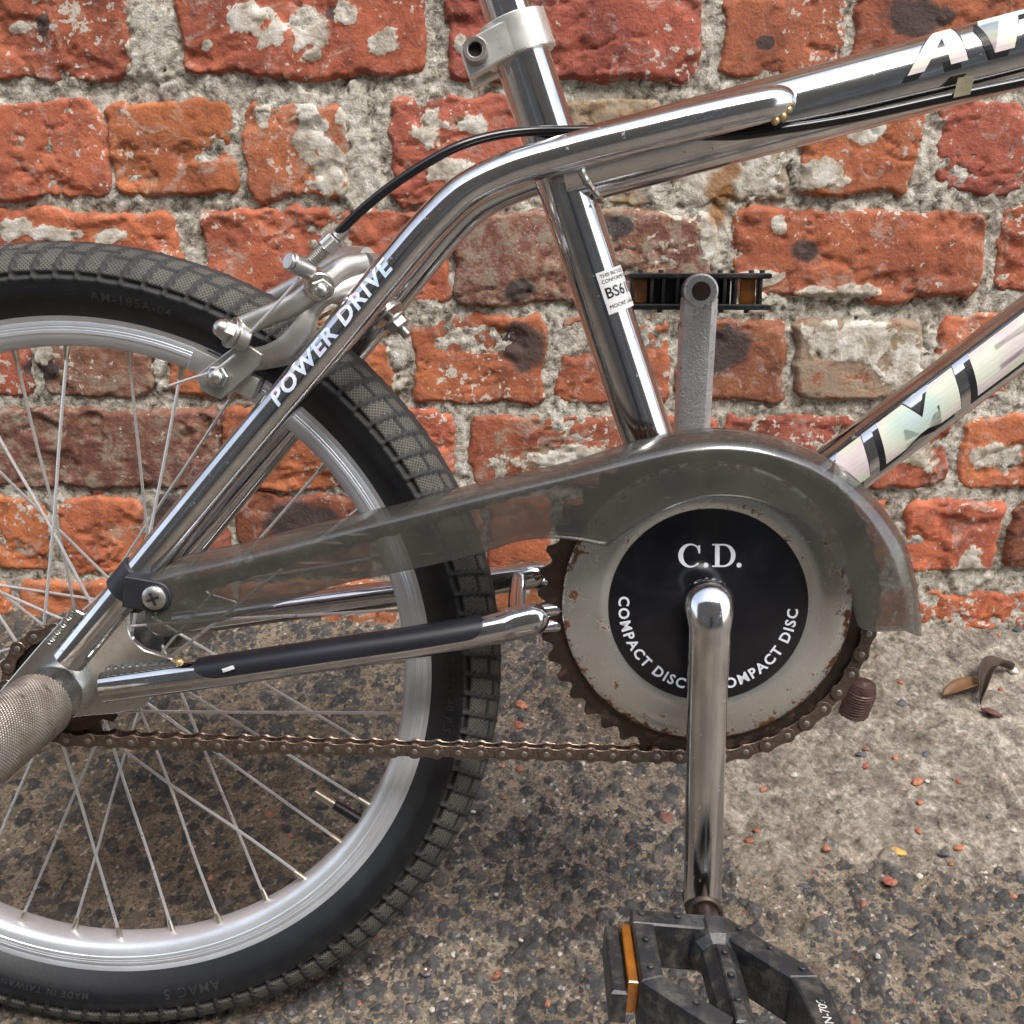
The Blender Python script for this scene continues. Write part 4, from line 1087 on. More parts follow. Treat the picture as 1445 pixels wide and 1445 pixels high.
# ---------------------------------------------------------------- chain guard
sta = [((214, 816), (206, 866)), ((230, 812), (212, 890)), ((255, 807), (228, 898)), ((317, 793), (300, 879)), ((420, 770), (410, 846)), ((480, 753), (480, 824)), ((580, 727), (580, 803)), ((679, 702), (679, 780)), ((750, 684), (729, 764)), ((800, 672), (766, 759)), ((850, 660), (812, 762)), ((885, 652), (856, 770.5)), ((915, 646), (884, 749)), ((948, 640), (924, 725.6)), ((980, 636), (969, 706.6)), ((1015, 634), (1019, 700.5)), ((1064, 638), (1064.5, 706)), ((1122, 655), (1121.6, 729)), ((1155, 671), (1150, 750)), ((1179, 688), (1170, 771)), ((1217, 726), (1190, 802)), ((1251, 779), (1200, 832)), ((1270, 828), (1206, 866)), ((1278, 870), (1213, 885)), ((1281, 889), (1232, 890.5))]
YG, YB = -.0740, -.0510
sil = [(222, 806), (234, 799), (262, 787), (322, 774), (425, 748), (482, 734), (582, 709), (681, 683), (752, 667), (802, 655), (852, 640), (887, 628), (916, 621), (948, 614), (982, 609), (1016, 607.5), (1068, 613), (1130, 632), (1165, 649), (1190, 665), (1232, 706), (1268, 760), (1283, 812), (1289, 855), (1290, 889)]
NG = 170
def along(ctrl, n, breaks=()):               # smooth through the stations, one parameter step per station
    out = []; seq = [0, *breaks, len(ctrl) - 1]
    for lo, hi in zip(seq[:-1], seq[1:]):
        pts = spline(ctrl[lo:hi + 1], 600)
        k = [int(np.argmin(np.linalg.norm(pts - ctrl[j], axis=1))) for j in range(lo, hi + 1)]; k[0] = 0; k[-1] = 599
        for t in np.linspace(0, len(ctrl) - 1, n):
            if lo <= t < hi or (hi == len(ctrl) - 1 and t == hi): out.append(pts[int(round(np.interp(t, range(lo, hi + 1), k)))])
    return np.array(out)
Fr = along([B(a_[0] + .10 * (b_[0] - a_[0]), a_[1] + .10 * (b_[1] - a_[1]), YG) for a_, b_ in sta], NG)
Bk = along([B(*q, YB) for q in sil], NG)
icv = along([B(*b_, YG) for a_, b_ in sta], NG, (11,))
prof_rows = [icv + (Fr - icv) * f_ for f_ in np.linspace(0, 1, 9)]
for a in np.linspace(0, 90, 13)[1:]:
    q = Fr + (Bk - Fr) * math.sin(R_(a)) ** .9; q = q.copy(); q[:, 1] = YG + (YB - YG) * (1 - math.cos(R_(a))); prof_rows.append(q)
G_ = np.stack(prof_rows, 1)
me = grid_mesh('chain_guard', G_[..., 0], G_[..., 1], G_[..., 2])
cg = finish('chain_guard', me, 'smoke_plastic', bike, True, 0); cg.location = UP
so = cg.modifiers.new('thickness', 'SOLIDIFY'); so.thickness = .0014; so.offset = -1

# strap and screw that hold the guard to the stay
strap = holder('guard_clip')
sa = B(188, 826, -.058); i_ = int(np.argmin(np.linalg.norm(sp_ - sa, axis=1))); sc_ = sp_[i_]; sdv = sp_[i_ + 1] - sp_[i_ - 1]; sdv /= np.linalg.norm(sdv)
MB().tube([sc_ - sdv * .0085, sc_ - sdv * .0078, sc_ + sdv * .0078, sc_ + sdv * .0085], [.0104, .0112, .0112, .0104], 36).build('band', 'black_strap', strap)
tb = B(220, 842, -.076)
pa = sc_ + np.array([.004, -.0075, -.002])
nrm2 = np.array([-sdv[2], 0, sdv[0]])
ear = []
d2 = (tb - sc_)[[0, 2]]; d2 /= np.linalg.norm(d2); n2 = np.array([-d2[1], d2[0]])
for a in np.linspace(-90, 90, 13): ear.append(tb[[0, 2]] + .0085 * (math.cos(R_(a)) * d2 + math.sin(R_(a)) * n2))
ear += [sc_[[0, 2]] + n2 * .0085 + d2 * .002, sc_[[0, 2]] - n2 * .0085 + d2 * .002]
MB().prism(ear, -.0770, -.0640, .0006).build('ear', 'black_strap', strap)
MB().tube([tb + (0, -.0005, 0), tb + (0, -.0030, 0), tb + (0, -.0042, 0), tb + (0, -.0047, 0)], [.0066, .0064, .0048, .0026], 28).build('screw', 'bolt_zinc', strap)
mb = MB()
for a in (20, 110):
    e = np.array([math.cos(R_(a)), 0, math.sin(R_(a))]); mb.box(tb + (0, -.0046, 0), (.0036, .0004, .0007), e, (0, 1, 0), (-e[2], 0, e[0]))
mb.build('screw_slot', 'dark_recess', strap)

# ---------------------------------------------------------------- seat clamp
clamp = holder('seat_clamp')
cc_ = B(740, 52, 0); tclp = ((cc_ - ST0) @ std); cc_ = ST0 + std * tclp
MB().tube([cc_ - std * .0098, cc_ - std * .0092, cc_ + std * .0092, cc_ + std * .0098], [.0182, .0190, .0190, .0182], 44).build('band', 'clamp_alloy', clamp)
side = np.array([std[2], 0, -std[0]])        # forward
for y0, y1, nm_ in ((-.0185, -.0085, 'ear'), (.0085, .0185, 'ear')):
    P4 = [B(*q, -.0185)[[0, 2]] for q in ((646, 63), (712, 27), (730, 24), (740, 70), (729, 73), (662, 109))]
    MB().prism(P4, y0, y1, .0009).build(nm_, 'clamp_alloy', clamp)
bp_ = B(671.5, 74, -.0185)
MB().rev([(.0, -.0030), (.0034, -.0030), (.0037, -.0070), (.0042, -.0074), (.0060, -.0074), (.0066, -.0066), (.0067, .0)], 32, bp_).build('bolt', 'pin_steel', clamp)
MB().tube([bp_ + (0, -.0032, 0), bp_ + (0, -.0038, 0)], .0036, 6).build('bolt_socket', 'dark_recess', clamp)
MB().cyl(bp_ + (0, .002, 0), bp_ + (0, .034, 0), .0034, 16).build('bolt_shank', 'pin_steel', clamp)

# ---------------------------------------------------------------- brake caliper
brake = holder('brake_caliper')
def bt(px, r, name, mat='caliper_alloy', n=14, k=40, sq=None, dy=0):
    P = spline([B(q[0], q[1], q[2] + dy) for q in px], k)
    rr = np.interp(np.linspace(0, 1, k), np.linspace(0, 1, len(r)), r) if not np.isscalar(r) else r
    return MB().tube(P, rr, n, squash=sq).build(name, mat, brake)
bt([(516, 372, -.020), (486, 378, -.028), (452, 402, -.038), (424, 424, -.042), (392, 440, -.044), (360, 453, -.044), (328, 470, -.043)], [.0060, .0062, .0066, .0062, .0056, .0054, .0068], 'upper_arm', sq=(.7, 1.0))
bt([(518, 396, -.022), (484, 408, -.030), (456, 416, -.036), (438, 440, -.0395), (428, 466, -.0405), (408, 492, -.040), (376, 504, -.038), (350, 508, -.037)], [.0055, .0062, .0064, .0052, .0070, .0082, .0066, .0066], 'lower_arm', sq=(.5, 1.0))
pl_ = [B(*q, -.042)[[0, 2]] for q in ((331, 489), (352, 488), (370, 500), (366, 516), (330, 550), (311, 564), (284, 552), (277, 530), (300, 512))]
MB().prism(pl_, -.0425, -.0385, .0006).build('pad_fork', 'caliper_alloy', brake)
mb = MB(); a_, b2 = B(284, 496, -.036), B(352, 553, -.036); dd = (b2 - a_); hl = np.linalg.norm(dd) / 2; dd /= np.linalg.norm(dd); pp = np.array([-dd[2], 0, dd[0]])
# pad holder lies along the rim
pc0 = B(318, 527, -.034); dr = B(364, 549, -.034) - B(272, 505, -.034); hl = np.linalg.norm(dr) / 2; dr /= np.linalg.norm(dr); pr_ = np.array([-dr[2], 0, dr[0]])
mb.box(pc0, (hl, .0045, .0062), dr, (0, 1, 0), pr_, .0008); mb.build('pad_holder', 'caliper_alloy', brake)
MB().box(pc0 + (0, .0105, 0), (hl * .92, .0065, .0048), dr, (0, 1, 0), pr_, .0008).build('brake_pad', 'sidewall_rubber', brake)
nq = B(309, 531, -.0425)
mb = MB().hexhead(nq, nq + (0, -.0045, 0), .0062); mb.ball(nq + (0, -.0045, 0), .0047, (1, .9, 1), 14); mb.build('pad_nut', 'bolt_zinc', brake)
def bolt_along(c, d, parts, name, mat='bolt_zinc'):
    mb = MB(); c = np.asarray(c, float); d = np.asarray(d, float) / np.linalg.norm(d)
    for (a, b_, r, kd) in parts:
        p, q = c + d * a, c + d * b_
        if kd == 'h': mb.hexhead(p, q, r)
        elif kd == 'b': mb.tube([p + (q - p) * t for t in (0, .5, .8, 1)], [r, r * .86, r * .55, r * .1], 16)
        else: mb.cyl(p, q, r, 20)
    return mb.build(name, mat, brake)
dl = np.array([-.55, -.45, .30])
bolt_along(B(333, 472, -.046), dl, [(-.006, .0015, .0078, 'c'), (.0015, .004, .0085, 'c'), (.004, .0085, .0060, 'h'), (.0085, .013, .0050, 'b')], 'anchor_nut')
dc = np.array([.35, -.85, -.30])
bolt_along(B(449, 402, -.040), dc, [(-.010, .0020, .0072, 'c'), (.0020, .0052, .0080, 'c'), (.0052, .0095, .0062, 'h'), (.0095, .013, .0040, 'b')], 'pivot_nut')
db = B(473, 335, -.044) - B(424, 383, -.050); dbl = np.linalg.norm(db); db /= dbl
cb = B(430, 378, -.049)
bolt_along(cb, np.array([-.5, -.6, .25]), [(-.004, .009, .0052, 'c'), (.009, .011, .0044, 'c')], 'cable_anchor')
mb = MB()
for i in range(9):
    p = cb + db * (.004 + i * .00115); mb.tube([p, p + db * .0004, p + db * .0008], [.0034, .0041, .0034], 14)
mb.cyl(cb + db * .002, cb + db * .016, .0033, 14)
mb.build('barrel_thread', 'bolt_zinc', brake)
mb = MB()
nk = 28
p = cb + db * .0145
V = []
ring_pts = [[p + db * h + (r + (.0004 if j % 2 else 0)) * (math.cos(2 * math.pi * j / nk) * np.array([0, 1, 0]) + math.sin(2 * math.pi * j / nk) * np.cross(db, [0, 1, 0])) for j in range(nk)] for h, r in ((0, .0042), (.0008, .0050), (.0072, .0050), (.008, .0042))]
V = [q for r in ring_pts for q in r]; F = [(i * nk + j, i * nk + (j + 1) % nk, (i + 1) * nk + (j + 1) % nk, (i + 1) * nk + j) for i in range(3) for j in range(nk)] + [tuple(range(nk - 1, -1, -1)), tuple(3 * nk + j for j in range(nk))]
mb.add(V, F); mb.cyl(cb + db * .0225, cb + db * .0295, .0034, 18); mb.build('barrel_adjuster', 'bolt_zinc', brake)
bt([(423, 392, -.052), (388, 432, -.053), (352, 470, -.053)], .0008, 'inner_cable', 'spoke_steel', 8, 10)
bt([(332, 500, -.046), (318, 512, -.0475), (300, 524, -.048), (270, 534, -.047), (240, 544, -.044)], .0008, 'inner_cable', 'spoke_steel', 8, 30)
bt([(514, 404, -.018), (497, 424, -.026), (476, 436, -.032), (452, 448, -.034), (443, 458, -.033), (452, 462, -.030)], .0011, 'return_spring', 'brass_wire', 10, 40)
bt([(516, 372, -.020), (530, 372, -.006), (530, 372, .012)], [.0060, .0058, .005], 'arm_root', sq=(.8, 1))
bt([(316, 450, .040), (360, 434, .046), (430, 400, .042), (490, 366, .02), (520, 366, .0)], [.005, .006, .0068, .007, .007], 'far_arm', sq=(.7, 1))
MB().box(B(318, 500, .030), (.020, .0045, .0062), dr, (0, 1, 0), pr_, .0008).build('pad_holder', 'caliper_alloy', brake)
# mounting bolt through the bridge, pointing forwards out of it
bb0 = bridge_p; df = B(576, 474, -.004) - bridge_p; df /= np.linalg.norm(df)
L_b = np.linalg.norm(B(576, 474, -.004) - bridge_p)
bolt_along(bb0, df, [(-.03, L_b, .0030, 'c'), (.005, .0075, .0085, 'c'), (.0075, .0095, .0100, 'c'), (L_b - .0125, L_b - .0105, .0078, 'c'), (L_b - .0105, L_b - .0055, .0066, 'h')], 'mounting_bolt')

# ---------------------------------------------------------------- brake cable outer
cb_px = [(470, 337, -.044), (500, 306, -.044), (545, 268, -.042), (600, 231, -.038), (650, 205, -.034), (700, 191, -.0275), (750, 185, -.0230), (810, 184, -.0225), (880, 184, -.0225), (960, 190, -.0218), (1040, 191, -.0215), (1095, 184, -.0215), (1200, 167, -.0205), (1330, 139, -.0190), (1460, 112, -.0190), (1600, 80, -.020)]
part('brake_cable', MB().tube(spline([B(*q) for q in cb_px], 140), .0025, 14), 'cable_black')
mb = MB(); cs0 = B(1360, 121, -.0195)
tp = [(1352, 110), (1376, 106), (1369, 133), (1345, 138)]
mb.add([B(q[0], q[1], y_) for y_ in (-.0232, -.0225) for q in tp], [(0, 1, 2, 3), (7, 6, 5, 4), (0, 4, 5, 1), (1, 5, 6, 2), (2, 6, 7, 3), (3, 7, 4, 0)])
part('cable_tape', mb, 'old_tape', smooth=False)

# ---------------------------------------------------------------- stickers on the tubes
def on_tube(p0, d, r):                       # (x along, y up the visible flank) -> tube surface
    d = d / np.linalg.norm(d); uu = np.array([0, -1., 0]); uu -= (uu @ d) * d; uu /= np.linalg.norm(uu); ww = np.cross(uu, d)
    if ww[2] < 0: ww = -ww
    def f(x, y, lift=0.0, a0=0.0):
        a = a0 + y / r; return p0 + d * x + (r + lift) * (math.cos(a) * uu + math.sin(a) * ww)
    return f
LET = {  # block capitals in a unit box, as polygons (outer, then holes are left as notches)
 'M': [[(0, 0), (.27, 0), (.27, .52), (.46, .12), (.56, .12), (.74, .52), (.74, 0), (1, 0), (1, 1), (.68, 1), (.52, .44), (.34, 1), (0, 1)]],
 'E': [[(0, 0), (.92, 0), (.92, .22), (.30, .22), (.30, .40), (.78, .40), (.78, .60), (.30, .60), (.30, .78), (.92, .78), (.92, 1), (0, 1)]],
 'R': [[(0, 0), (.3, 0), (.3, .36), (.46, .36), (.66, 0), (1, 0), (.76, .40), (.9, .5), (.92, .8), (.78, 1), (.3, 1), (0, 1)]],
 'T': [[(.34, 0), (.66, 0), (.66, .76), (1, .76), (1, 1), (0, 1), (0, .76), (.34, .76)]],
 'A': [[(0, 0), (.28, 0), (.36, .22), (.5, .22), (.5, .42), (.43, .42), (.5, .66), (.5, 1), (.36, 1)], [(.5, .22), (.64, .22), (.72, 0), (1, 0), (.64, 1), (.5, 1), (.5, .66), (.57, .42), (.5, .42)]],
}
def letters(word, w, h, gap, shear):
    bm = bmesh.new(); x = 0
    for ch in word:
        for P in LET[ch]:
            vs = [bm.verts.new((x + (a * w) + shear * (b_ - .5) * h, (b_ - .5) * h, 0)) for a, b_ in P]
            bm.faces.new(vs)
        x += w + gap
    bmesh.ops.triangulate(bm, faces=bm.faces[:])
    return bm
def sticker(name, bm, fn, mat, lift, dx=0, dy=0, parent=bike, a0=0):
    bm_cut(bm, 1, .0025)
    return bm_obj(name, bm, lambda x, y: fn(x + dx, y + dy, lift, a0), mat, parent)
# down tube word
fd = on_tube(dt_start, dtd, .0172)
def tube_x(u, v, p0, d, r): q = B(u, v, -r); return float((q - p0) @ d)
xm = tube_x(1243, 592, dt_start, dtd, .0172) - .0720
for lift, mat, dx, dy in ((.00022, 'print_black', -.0050, -.0024), (.00030, 'print_black', .0008, .0007), (.00045, 'holo_big', 0, 0)):
    sticker('lettering', letters('MMER', .0500, .0225, .0110, .42), fd, mat, lift, xm + dx + .004, dy, a0=.17)
ft = on_tube(tt_start, ttd, .0196)
xa = tube_x(1292, 96, tt_start, ttd, .0196)
for lift, mat, dx, dy in ((.00022, 'print_black', -.0036, -.0030), (.00030, 'print_black', .0007, .0007), (.00045, 'holo_big', 0, 0)):
    sticker('lettering', letters('AT', .0315, .0235, .003, .42), ft, mat, lift, xa + dx, .0055 + dy, a0=.30)
# near stay word, following the straight part of the stay
q0, q1 = B(379, 590, -.0555), B(559, 376, -.0480)
cum_s = np.r_[0, np.cumsum(np.linalg.norm(np.diff(sp_, axis=0), axis=1))]
s_q0 = cum_s[int(np.argmin(np.linalg.norm(sp_ - q0, axis=1)))]
def fs(x, y, lift, a0):
    p = np.array([np.interp(s_q0 + x, cum_s, sp_[:, c]) for c in range(3)]); e = np.array([np.interp(s_q0 + x + .004, cum_s, sp_[:, c]) for c in range(3)])
    return on_tube(p, e - p, .0094)(0, y, lift, a0)
bm = text_mesh('POWER DRIVE', .0150, .00045, .18, 1.14); bm_cut(bm, 1, .002)
xs_ = [v.co.x for v in bm.verts]; Lw = max(xs_) - min(xs_); want = np.linalg.norm(q1 - q0) * .90
sc = want / Lw
bm_obj('lettering', bm, lambda x, y: fs((x * sc) + want / 2 + .006, y * .74, .0003, .24), 'holo_foil', bike)
# paper label on the seat tube
lb0, lb1 = B(860, 381, -.015), B(878, 437, -.015)
fl_ = on_tube(seat_top, -std, .0150)
xl = float((B(868, 409, -.015) - seat_top) @ -std)
V = []; F = []
for i in range(7):
    for j in range(17):
        V.append(fl_(xl + (i / 6 - .5) * .0235, -.0005 + j / 16 * .025, .0002))
fsgn = 1
F = [(i * 17 + j, i * 17 + j + 1, (i + 1) * 17 + j + 1, (i + 1) * 17 + j) for i in range(6) for j in range(16)]
mbl = MB(); mbl.add(V, F); lab = part('paper_label', mbl, 'label_paper')
for s, size, off_, bold in (('THIS BICYCLE', .0028, -.0092, 0), ('CONFORMS TO', .0028, -.0060, 0), ('BS6102', .0084, .0008, .00012), ('MOORE LARGE', .0030, .0082, 0)):
    bm = text_mesh(s, size, bold)
    for v_ in bm.verts: v_.co = Vector((v_.co.y, v_.co.x, 0))    # turn: x runs down the tube, y round it
    bm_cut(bm, 1, .002)
    yw = max(v_.co.y for v_ in bm.verts)
    bm_obj('lettering', bm, lambda x, y: fl_(xl + off_ - x, .0012 + yw + y, .00035), 'print_black', bike).parent = bike


# ---------------------------------------------------------------- pedals
def pedal_frame(c, tilt):
    n = np.array([math.sin(tilt), 0, math.cos(tilt)]); ax = np.array([math.cos(tilt), 0, -math.sin(tilt)])
    return lambda a, b_, h: np.asarray(c) + ax * (a * .93) + np.array([0, -b_, 0]) + n * h
def slab(fr, poly, h0, h1, bev=.0009):
    mb = MB(); mb.prism([(a, b_) for a, b_ in poly], -h1, -h0, bev)     # prism y -> height
    mb.v = [tuple(fr(x, z, -y)) for x, y, z in mb.v]; return mb
pedal = holder('pedal')
fr = pedal_frame(e_n, R_(4))
T_ = .0125
slab(fr, [(-.046, .029), (-.002, .029), (.004, .033), (-.004, .041), (-.034, .041), (-.046, .041)], -T_, T_).build('inner_bar', 'black_plastic', pedal)
slab(fr, [(-.046, .0405), (-.0345, .0405), (-.0345, .081), (-.046, .086)], -T_, T_).build('side_bar', 'black_plastic', pedal)
slab(fr, [(-.001, .0295), (.008, .0305), (.040, .062), (.046, .072), (.031, .074), (.004, .047)], -T_, T_).build('front_bar', 'black_plastic', pedal)
slab(fr, [(.0312, .0735), (.046, .0715), (.049, .082), (.049, .118), (.0345, .118), (.0335, .088)], -T_, T_).build('side_bar', 'black_plastic', pedal)
slab(fr, [(.0345, .1065), (.0345, .118), (-.001, .118), (-.010, .114), (.002, .106)], -T_, T_).build('outer_bar', 'black_plastic', pedal)
slab(fr, [(-.046, .0855), (-.0345, .0805), (-.004, .1055), (-.0095, .1145), (-.016, .112)], -T_, T_).build('rear_bar', 'black_plastic', pedal)
mb = MB(); P_ = [fr(0, b_, .001) for b_ in (.030, .034, .046, .050, .112)]
mb.tube(P_, [.0125, .0135, .0135, .0098, .0092], 10); mb.build('barrel', 'black_plastic', pedal, sharp=25)
slab(fr, [(-.0035, .052), (.0035, .052), (.0035, .108), (-.0035, .108)], .007, .0125, .001).build('barrel_rib', 'black_plastic', pedal)
MB().tube([fr(0, .0, 0), fr(0, .031, 0)], .0068, 16).build('spindle', 'rusty_steel', pedal)
slab(fr, [(-.0515, .036), (-.0462, .036), (-.0462, .081), (-.0515, .081)], -.0085, .0080, .0006).build('reflector', 'amber_reflector', pedal)
slab(fr, [(-.0600, .033), (-.0517, .033), (-.0517, .0845), (-.0600, .0845)], -.0125, .0045, .0012).build('reflector_housing', 'black_plastic', pedal)
for a, b_ in ((-.0405, .0335), (-.0205, .0335), (-.0405, .055), (-.0405, .076), (.012, .0395), (.0255, .0535), (.0385, .068), (.0415, .090), (.0415, .110), (-.021, .0985), (.0, .060), (.0, .077), (.0, .094), (.018, .112)):
    p = fr(a, b_, T_ - .0002); q = fr(a, b_, T_ + .0016)
    if -.003 < a < .003: pass
    MB().tube([p, p + (q - p) * .8, q], [.0017, .0017, .0012], 10).build('stud', 'black_plastic', pedal)
bm = text_mesh('TN-709', .0062, .00005)
for v_ in bm.verts: v_.co = Vector((v_.co.y, v_.co.x, 0))
bm_obj('lettering', bm, lambda x, y: fr(.0415 - x, .099 - y, T_ + .00025), 'putty_speck', pedal)
# far pedal, edge on against the wall
fp2 = holder('pedal')
c2_ = e_f + np.array([.0015, .008, 0])
fr2 = lambda a, b_, h: c2_ + np.array([a, b_, h])
def slab2(poly, h0, h1, bev=.0008):
    mb = MB(); mb.prism(poly, h0, h1, bev); mb.v = [tuple(fr2(x, z, y)) for x, y, z in mb.v]; return mb
for h0, h1 in ((.0080, .0116), (-.0116, -.0080)):
    slab2([(-.044, .004), (.046, .004), (.040, .016), (-.040, .016)], h0, h1).build('inner_bar', 'black_plastic', fp2)
    slab2([(-.044, .078), (.044, .078), (.044, .090), (-.044, .090)], h0, h1).build('outer_bar', 'black_plastic', fp2)
    for sx in (-1, 1): slab2([(sx * .032, .0165), (sx * .044, .0165), (sx * .044, .0775), (sx * .032, .0775)], h0, h1).build('side_bar', 'black_plastic', fp2)
for a in (-.0425, -.030, -.0225, -.0135, .0105, .0165, .0235, .0395):
    MB().box(fr2(a, .010, 0), (.0011, .005, .0084), (1, 0, 0), (0, 1, 0), (0, 0, 1), .0003).build('rib', 'black_plastic', fp2)
for a in (-.0372, .0322):
    MB().box(fr2(a, .012, 0), (.0048, .003, .0080), (1, 0, 0), (0, 1, 0), (0, 0, 1), .0005).build('reflector', 'amber_reflector', fp2)
MB().box(fr2(-.008, .017, 0), (.030, .001, .0080), (1, 0, 0), (0, 1, 0), (0, 0, 1)).build('web', 'black_plastic', fp2)
MB().tube([fr2(0, .0, 0), fr2(0, .02, 0), fr2(0, .088, 0)], [.0068, .0105, .0095], 14).build('barrel', 'black_plastic', fp2)
for a, h in ((-.037, 1), (-.024, 1), (.014, 1), (.022, 1), (.034, 1), (.041, 1), (-.024, -1), (.0155, -1), (.032, -1)):
    MB().tube([fr2(a, .010, h * .0114), fr2(a, .010, h * .0135)], .0017, 10).build('stud', 'black_plastic', fp2)

# ================================================================== SMALL THINGS ON THE GROUND
def px_scale(u, v): return float((Gp(u, v) - CW) @ WF) / FPX
def chip(u, v, rpx, mat, name, label, cat, group, flat=.5, seed=0):
    r_ = random.Random(seed * 7 + int(u)); p = Gp(u, v); r = rpx * px_scale(u, v)
    bm = bmesh.new(); bmesh.ops.create_icosphere(bm, subdivisions=2, radius=1)
    pl = [(Vector((r_.gauss(0, 1), r_.gauss(0, 1), r_.gauss(0, .6))).normalized(), r_.uniform(.55, .85)) for _ in range(9)]
    st = r_.uniform(.6, .85); ang = r_.uniform(0, 3.14)
    for v_ in bm.verts:
        k = min([1.0] + [d / max(v_.co.dot(n), 1e-6) for n, d in pl if v_.co.dot(n) > 0])
        c = v_.co * k; x = c.x * r; y = c.y * r * st
        v_.co = Vector((x * math.cos(ang) - y * math.sin(ang), x * math.sin(ang) + y * math.cos(ang), c.z * r * flat))
    me = bpy.data.meshes.new(name); bm.to_mesh(me); bm.free()
    o = finish(name, me, mat, None, True, 25, None, (p[0], p[1], p[2] + r * flat * .18))
    return tag(o, label, cat, group)
CHIPL = {(735, 1000): 'pale orange brick flake on dark tarmac between the tyre and the chainring', (733, 1027): 'dull red brick flake just in front of the pale orange flake by the tyre',
 (733, 1086): 'round red brick chip on tarmac right below the chain beside the tyre', (1262, 1078): 'red brick chip beside a flat dark stone on the concrete behind the crank', (1297, 1145): 'red brick chip in the gritty gutter between two concrete patches',
 (1165, 1206): 'red brick chip where the tarmac meets the pale concrete near the crank arm', (1340, 1226): 'red brick chip by a grey stone at the concrete edge', (701, 1375): 'round orange brick chip on tarmac beside the snap fastener',
 (773, 1420): 'round red brick chip on tarmac beside the near pedal', (1077, 1120): 'red brick chip on pale concrete close to the crank arm, under the chain', (1412, 974): 'red brick chip beside the curled dead leaf', (1270, 970): 'red brick chip beside the ribbed pipe stub'}
for i, (u, v, r) in enumerate([(735, 1000, 13), (733, 1027, 12), (733, 1086, 8), (709, 1081, 5), (711, 1126, 5), (735, 1163, 6), (1262, 1078, 7), (1220, 1092, 8), (1221, 1067, 6), (1297, 1145, 7), (1294, 1182, 7), (1340, 1226, 7), (1165, 1206, 8), (1068, 1176, 7), (1057, 1190, 8), (1077, 1120, 8), (1217, 1286, 7), (701, 1375, 9), (773, 1420, 8), (1351, 1110, 6), (410, 1180, 6), (297, 1237, 6), (506, 1413, 6), (1010, 1290, 5), (1428, 1265, 7), (610, 1158, 6), (380, 1150, 7), (1408, 900, 5), (1270, 970, 6), (1412, 974, 6)]):
    chip(u, v, r, 'chip_red' if i % 3 else 'chip_orange', 'brick_chip', CHIPL.get((u, v), 'small chip of red brick lying loose on the ground'), 'brick chip', 'loose red brick chips on the ground', .42, i)
chip(1293, 1113, 11, 'chip_orange', 'brick_chip', 'larger orange brick chip on the pale concrete beside a white pebble', 'brick chip', 'loose red brick chips on the ground', .4, 81)
chip(1256, 1251, 15, 'chip_red', 'brick_flake', 'broad pinkish brick flake lying flat at the edge of the concrete', 'brick chip', 'loose red brick chips on the ground', .22, 82)
chip(1352, 1204, 11, 'chip_orange', 'brick_flake', 'oblong orange brick chip on the grey concrete, away from the rest', 'brick chip', 'loose red brick chips on the ground', .3, 83)
chip(1266, 1212, 12, 'leaf_yellow', 'yellow_fragment', 'yellow fragment lying on the concrete edge', 'fragment', None, .3, 84)
for i, (u, v, r) in enumerate([(1119, 1107, 6), (1307, 1116, 5), (1297, 1241, 7), (667, 1147, 5), (610, 1424, 6), (790, 1345, 6), (1237, 1360, 6), (880, 1078, 5), (823, 1080, 5), (1428, 1180, 6), (640, 1344, 6), (735, 1330, 5), (1210, 1385, 5), (1290, 985, 5), (1430, 950, 8), (700, 1262, 4), (940, 1420, 5)]):
    chip(u, v, r, 'pebble_white', 'pale_pebble', 'small pale pebble lying on the ground', 'pebble', 'pale pebbles on the ground', .6, i + 40)
for i, (u, v, r) in enumerate([(1272, 999, 9), (1214, 1078, 9), (1305, 1071, 9), (1437, 892, 10), (1135, 1255, 9), (1330, 1220, 8), (1182, 1157, 6), (1395, 1160, 7)]):
    chip(u, v, r, 'pebble_grey', 'grey_pebble', 'small dark grey stone lying on the concrete', 'stone', 'grey stones on the concrete', .5, i + 70)
def leaf(pts_px, width, mat, name, label, lift=.004, curl=.004):
    P = spline([Gp(*q) + (0, 0, .002) for q in pts_px], 16); n = len(P); V = []; F = []
    t = P[-1] - P[0]; sd_ = np.cross([0, 0, 1], t); sd_ /= np.linalg.norm(sd_); m_ = 7
    for i in range(n):
        s = i / (n - 1); w_ = width * math.sin(math.pi * min(max(s * .96 + .02, 0), 1)) ** .7
        for j in range(m_):
            f = 2 * j / (m_ - 1) - 1
            V.append(P[i] + sd_ * f * w_ + np.array([0, 0, curl * f * f + lift * math.sin(math.pi * s)]))
    for i in range(n - 1):
        for j in range(m_ - 1): F.append((i * m_ + j, i * m_ + j + 1, (i + 1) * m_ + j + 1, (i + 1) * m_ + j))
    base = np.array(V).mean(0)
    o = obj(name, np.array(V) - base, F, mat, None, loc=base)
    so = o.modifiers.new('thickness', 'SOLIDIFY'); so.thickness = .0007
    return tag(o, label, 'leaf')
leaf([(1330, 992), (1352, 984), (1388, 968)], .0085, 'leaf_brown', 'fallen_leaf', 'brown oval fallen leaf lying flat on the concrete haunch')
leaf([(1382, 1000), (1388, 972), (1404, 955), (1428, 952)], .0075, 'leaf_dark', 'curled_leaf', 'dark curled dead leaf lying against the brown leaf', .012, .008)
leaf([(1383, 1007), (1396, 1015), (1414, 1019)], .0042, 'leaf_red', 'fallen_leaf', 'small dark red fallen leaf in front of the curled leaf', .002, .002)
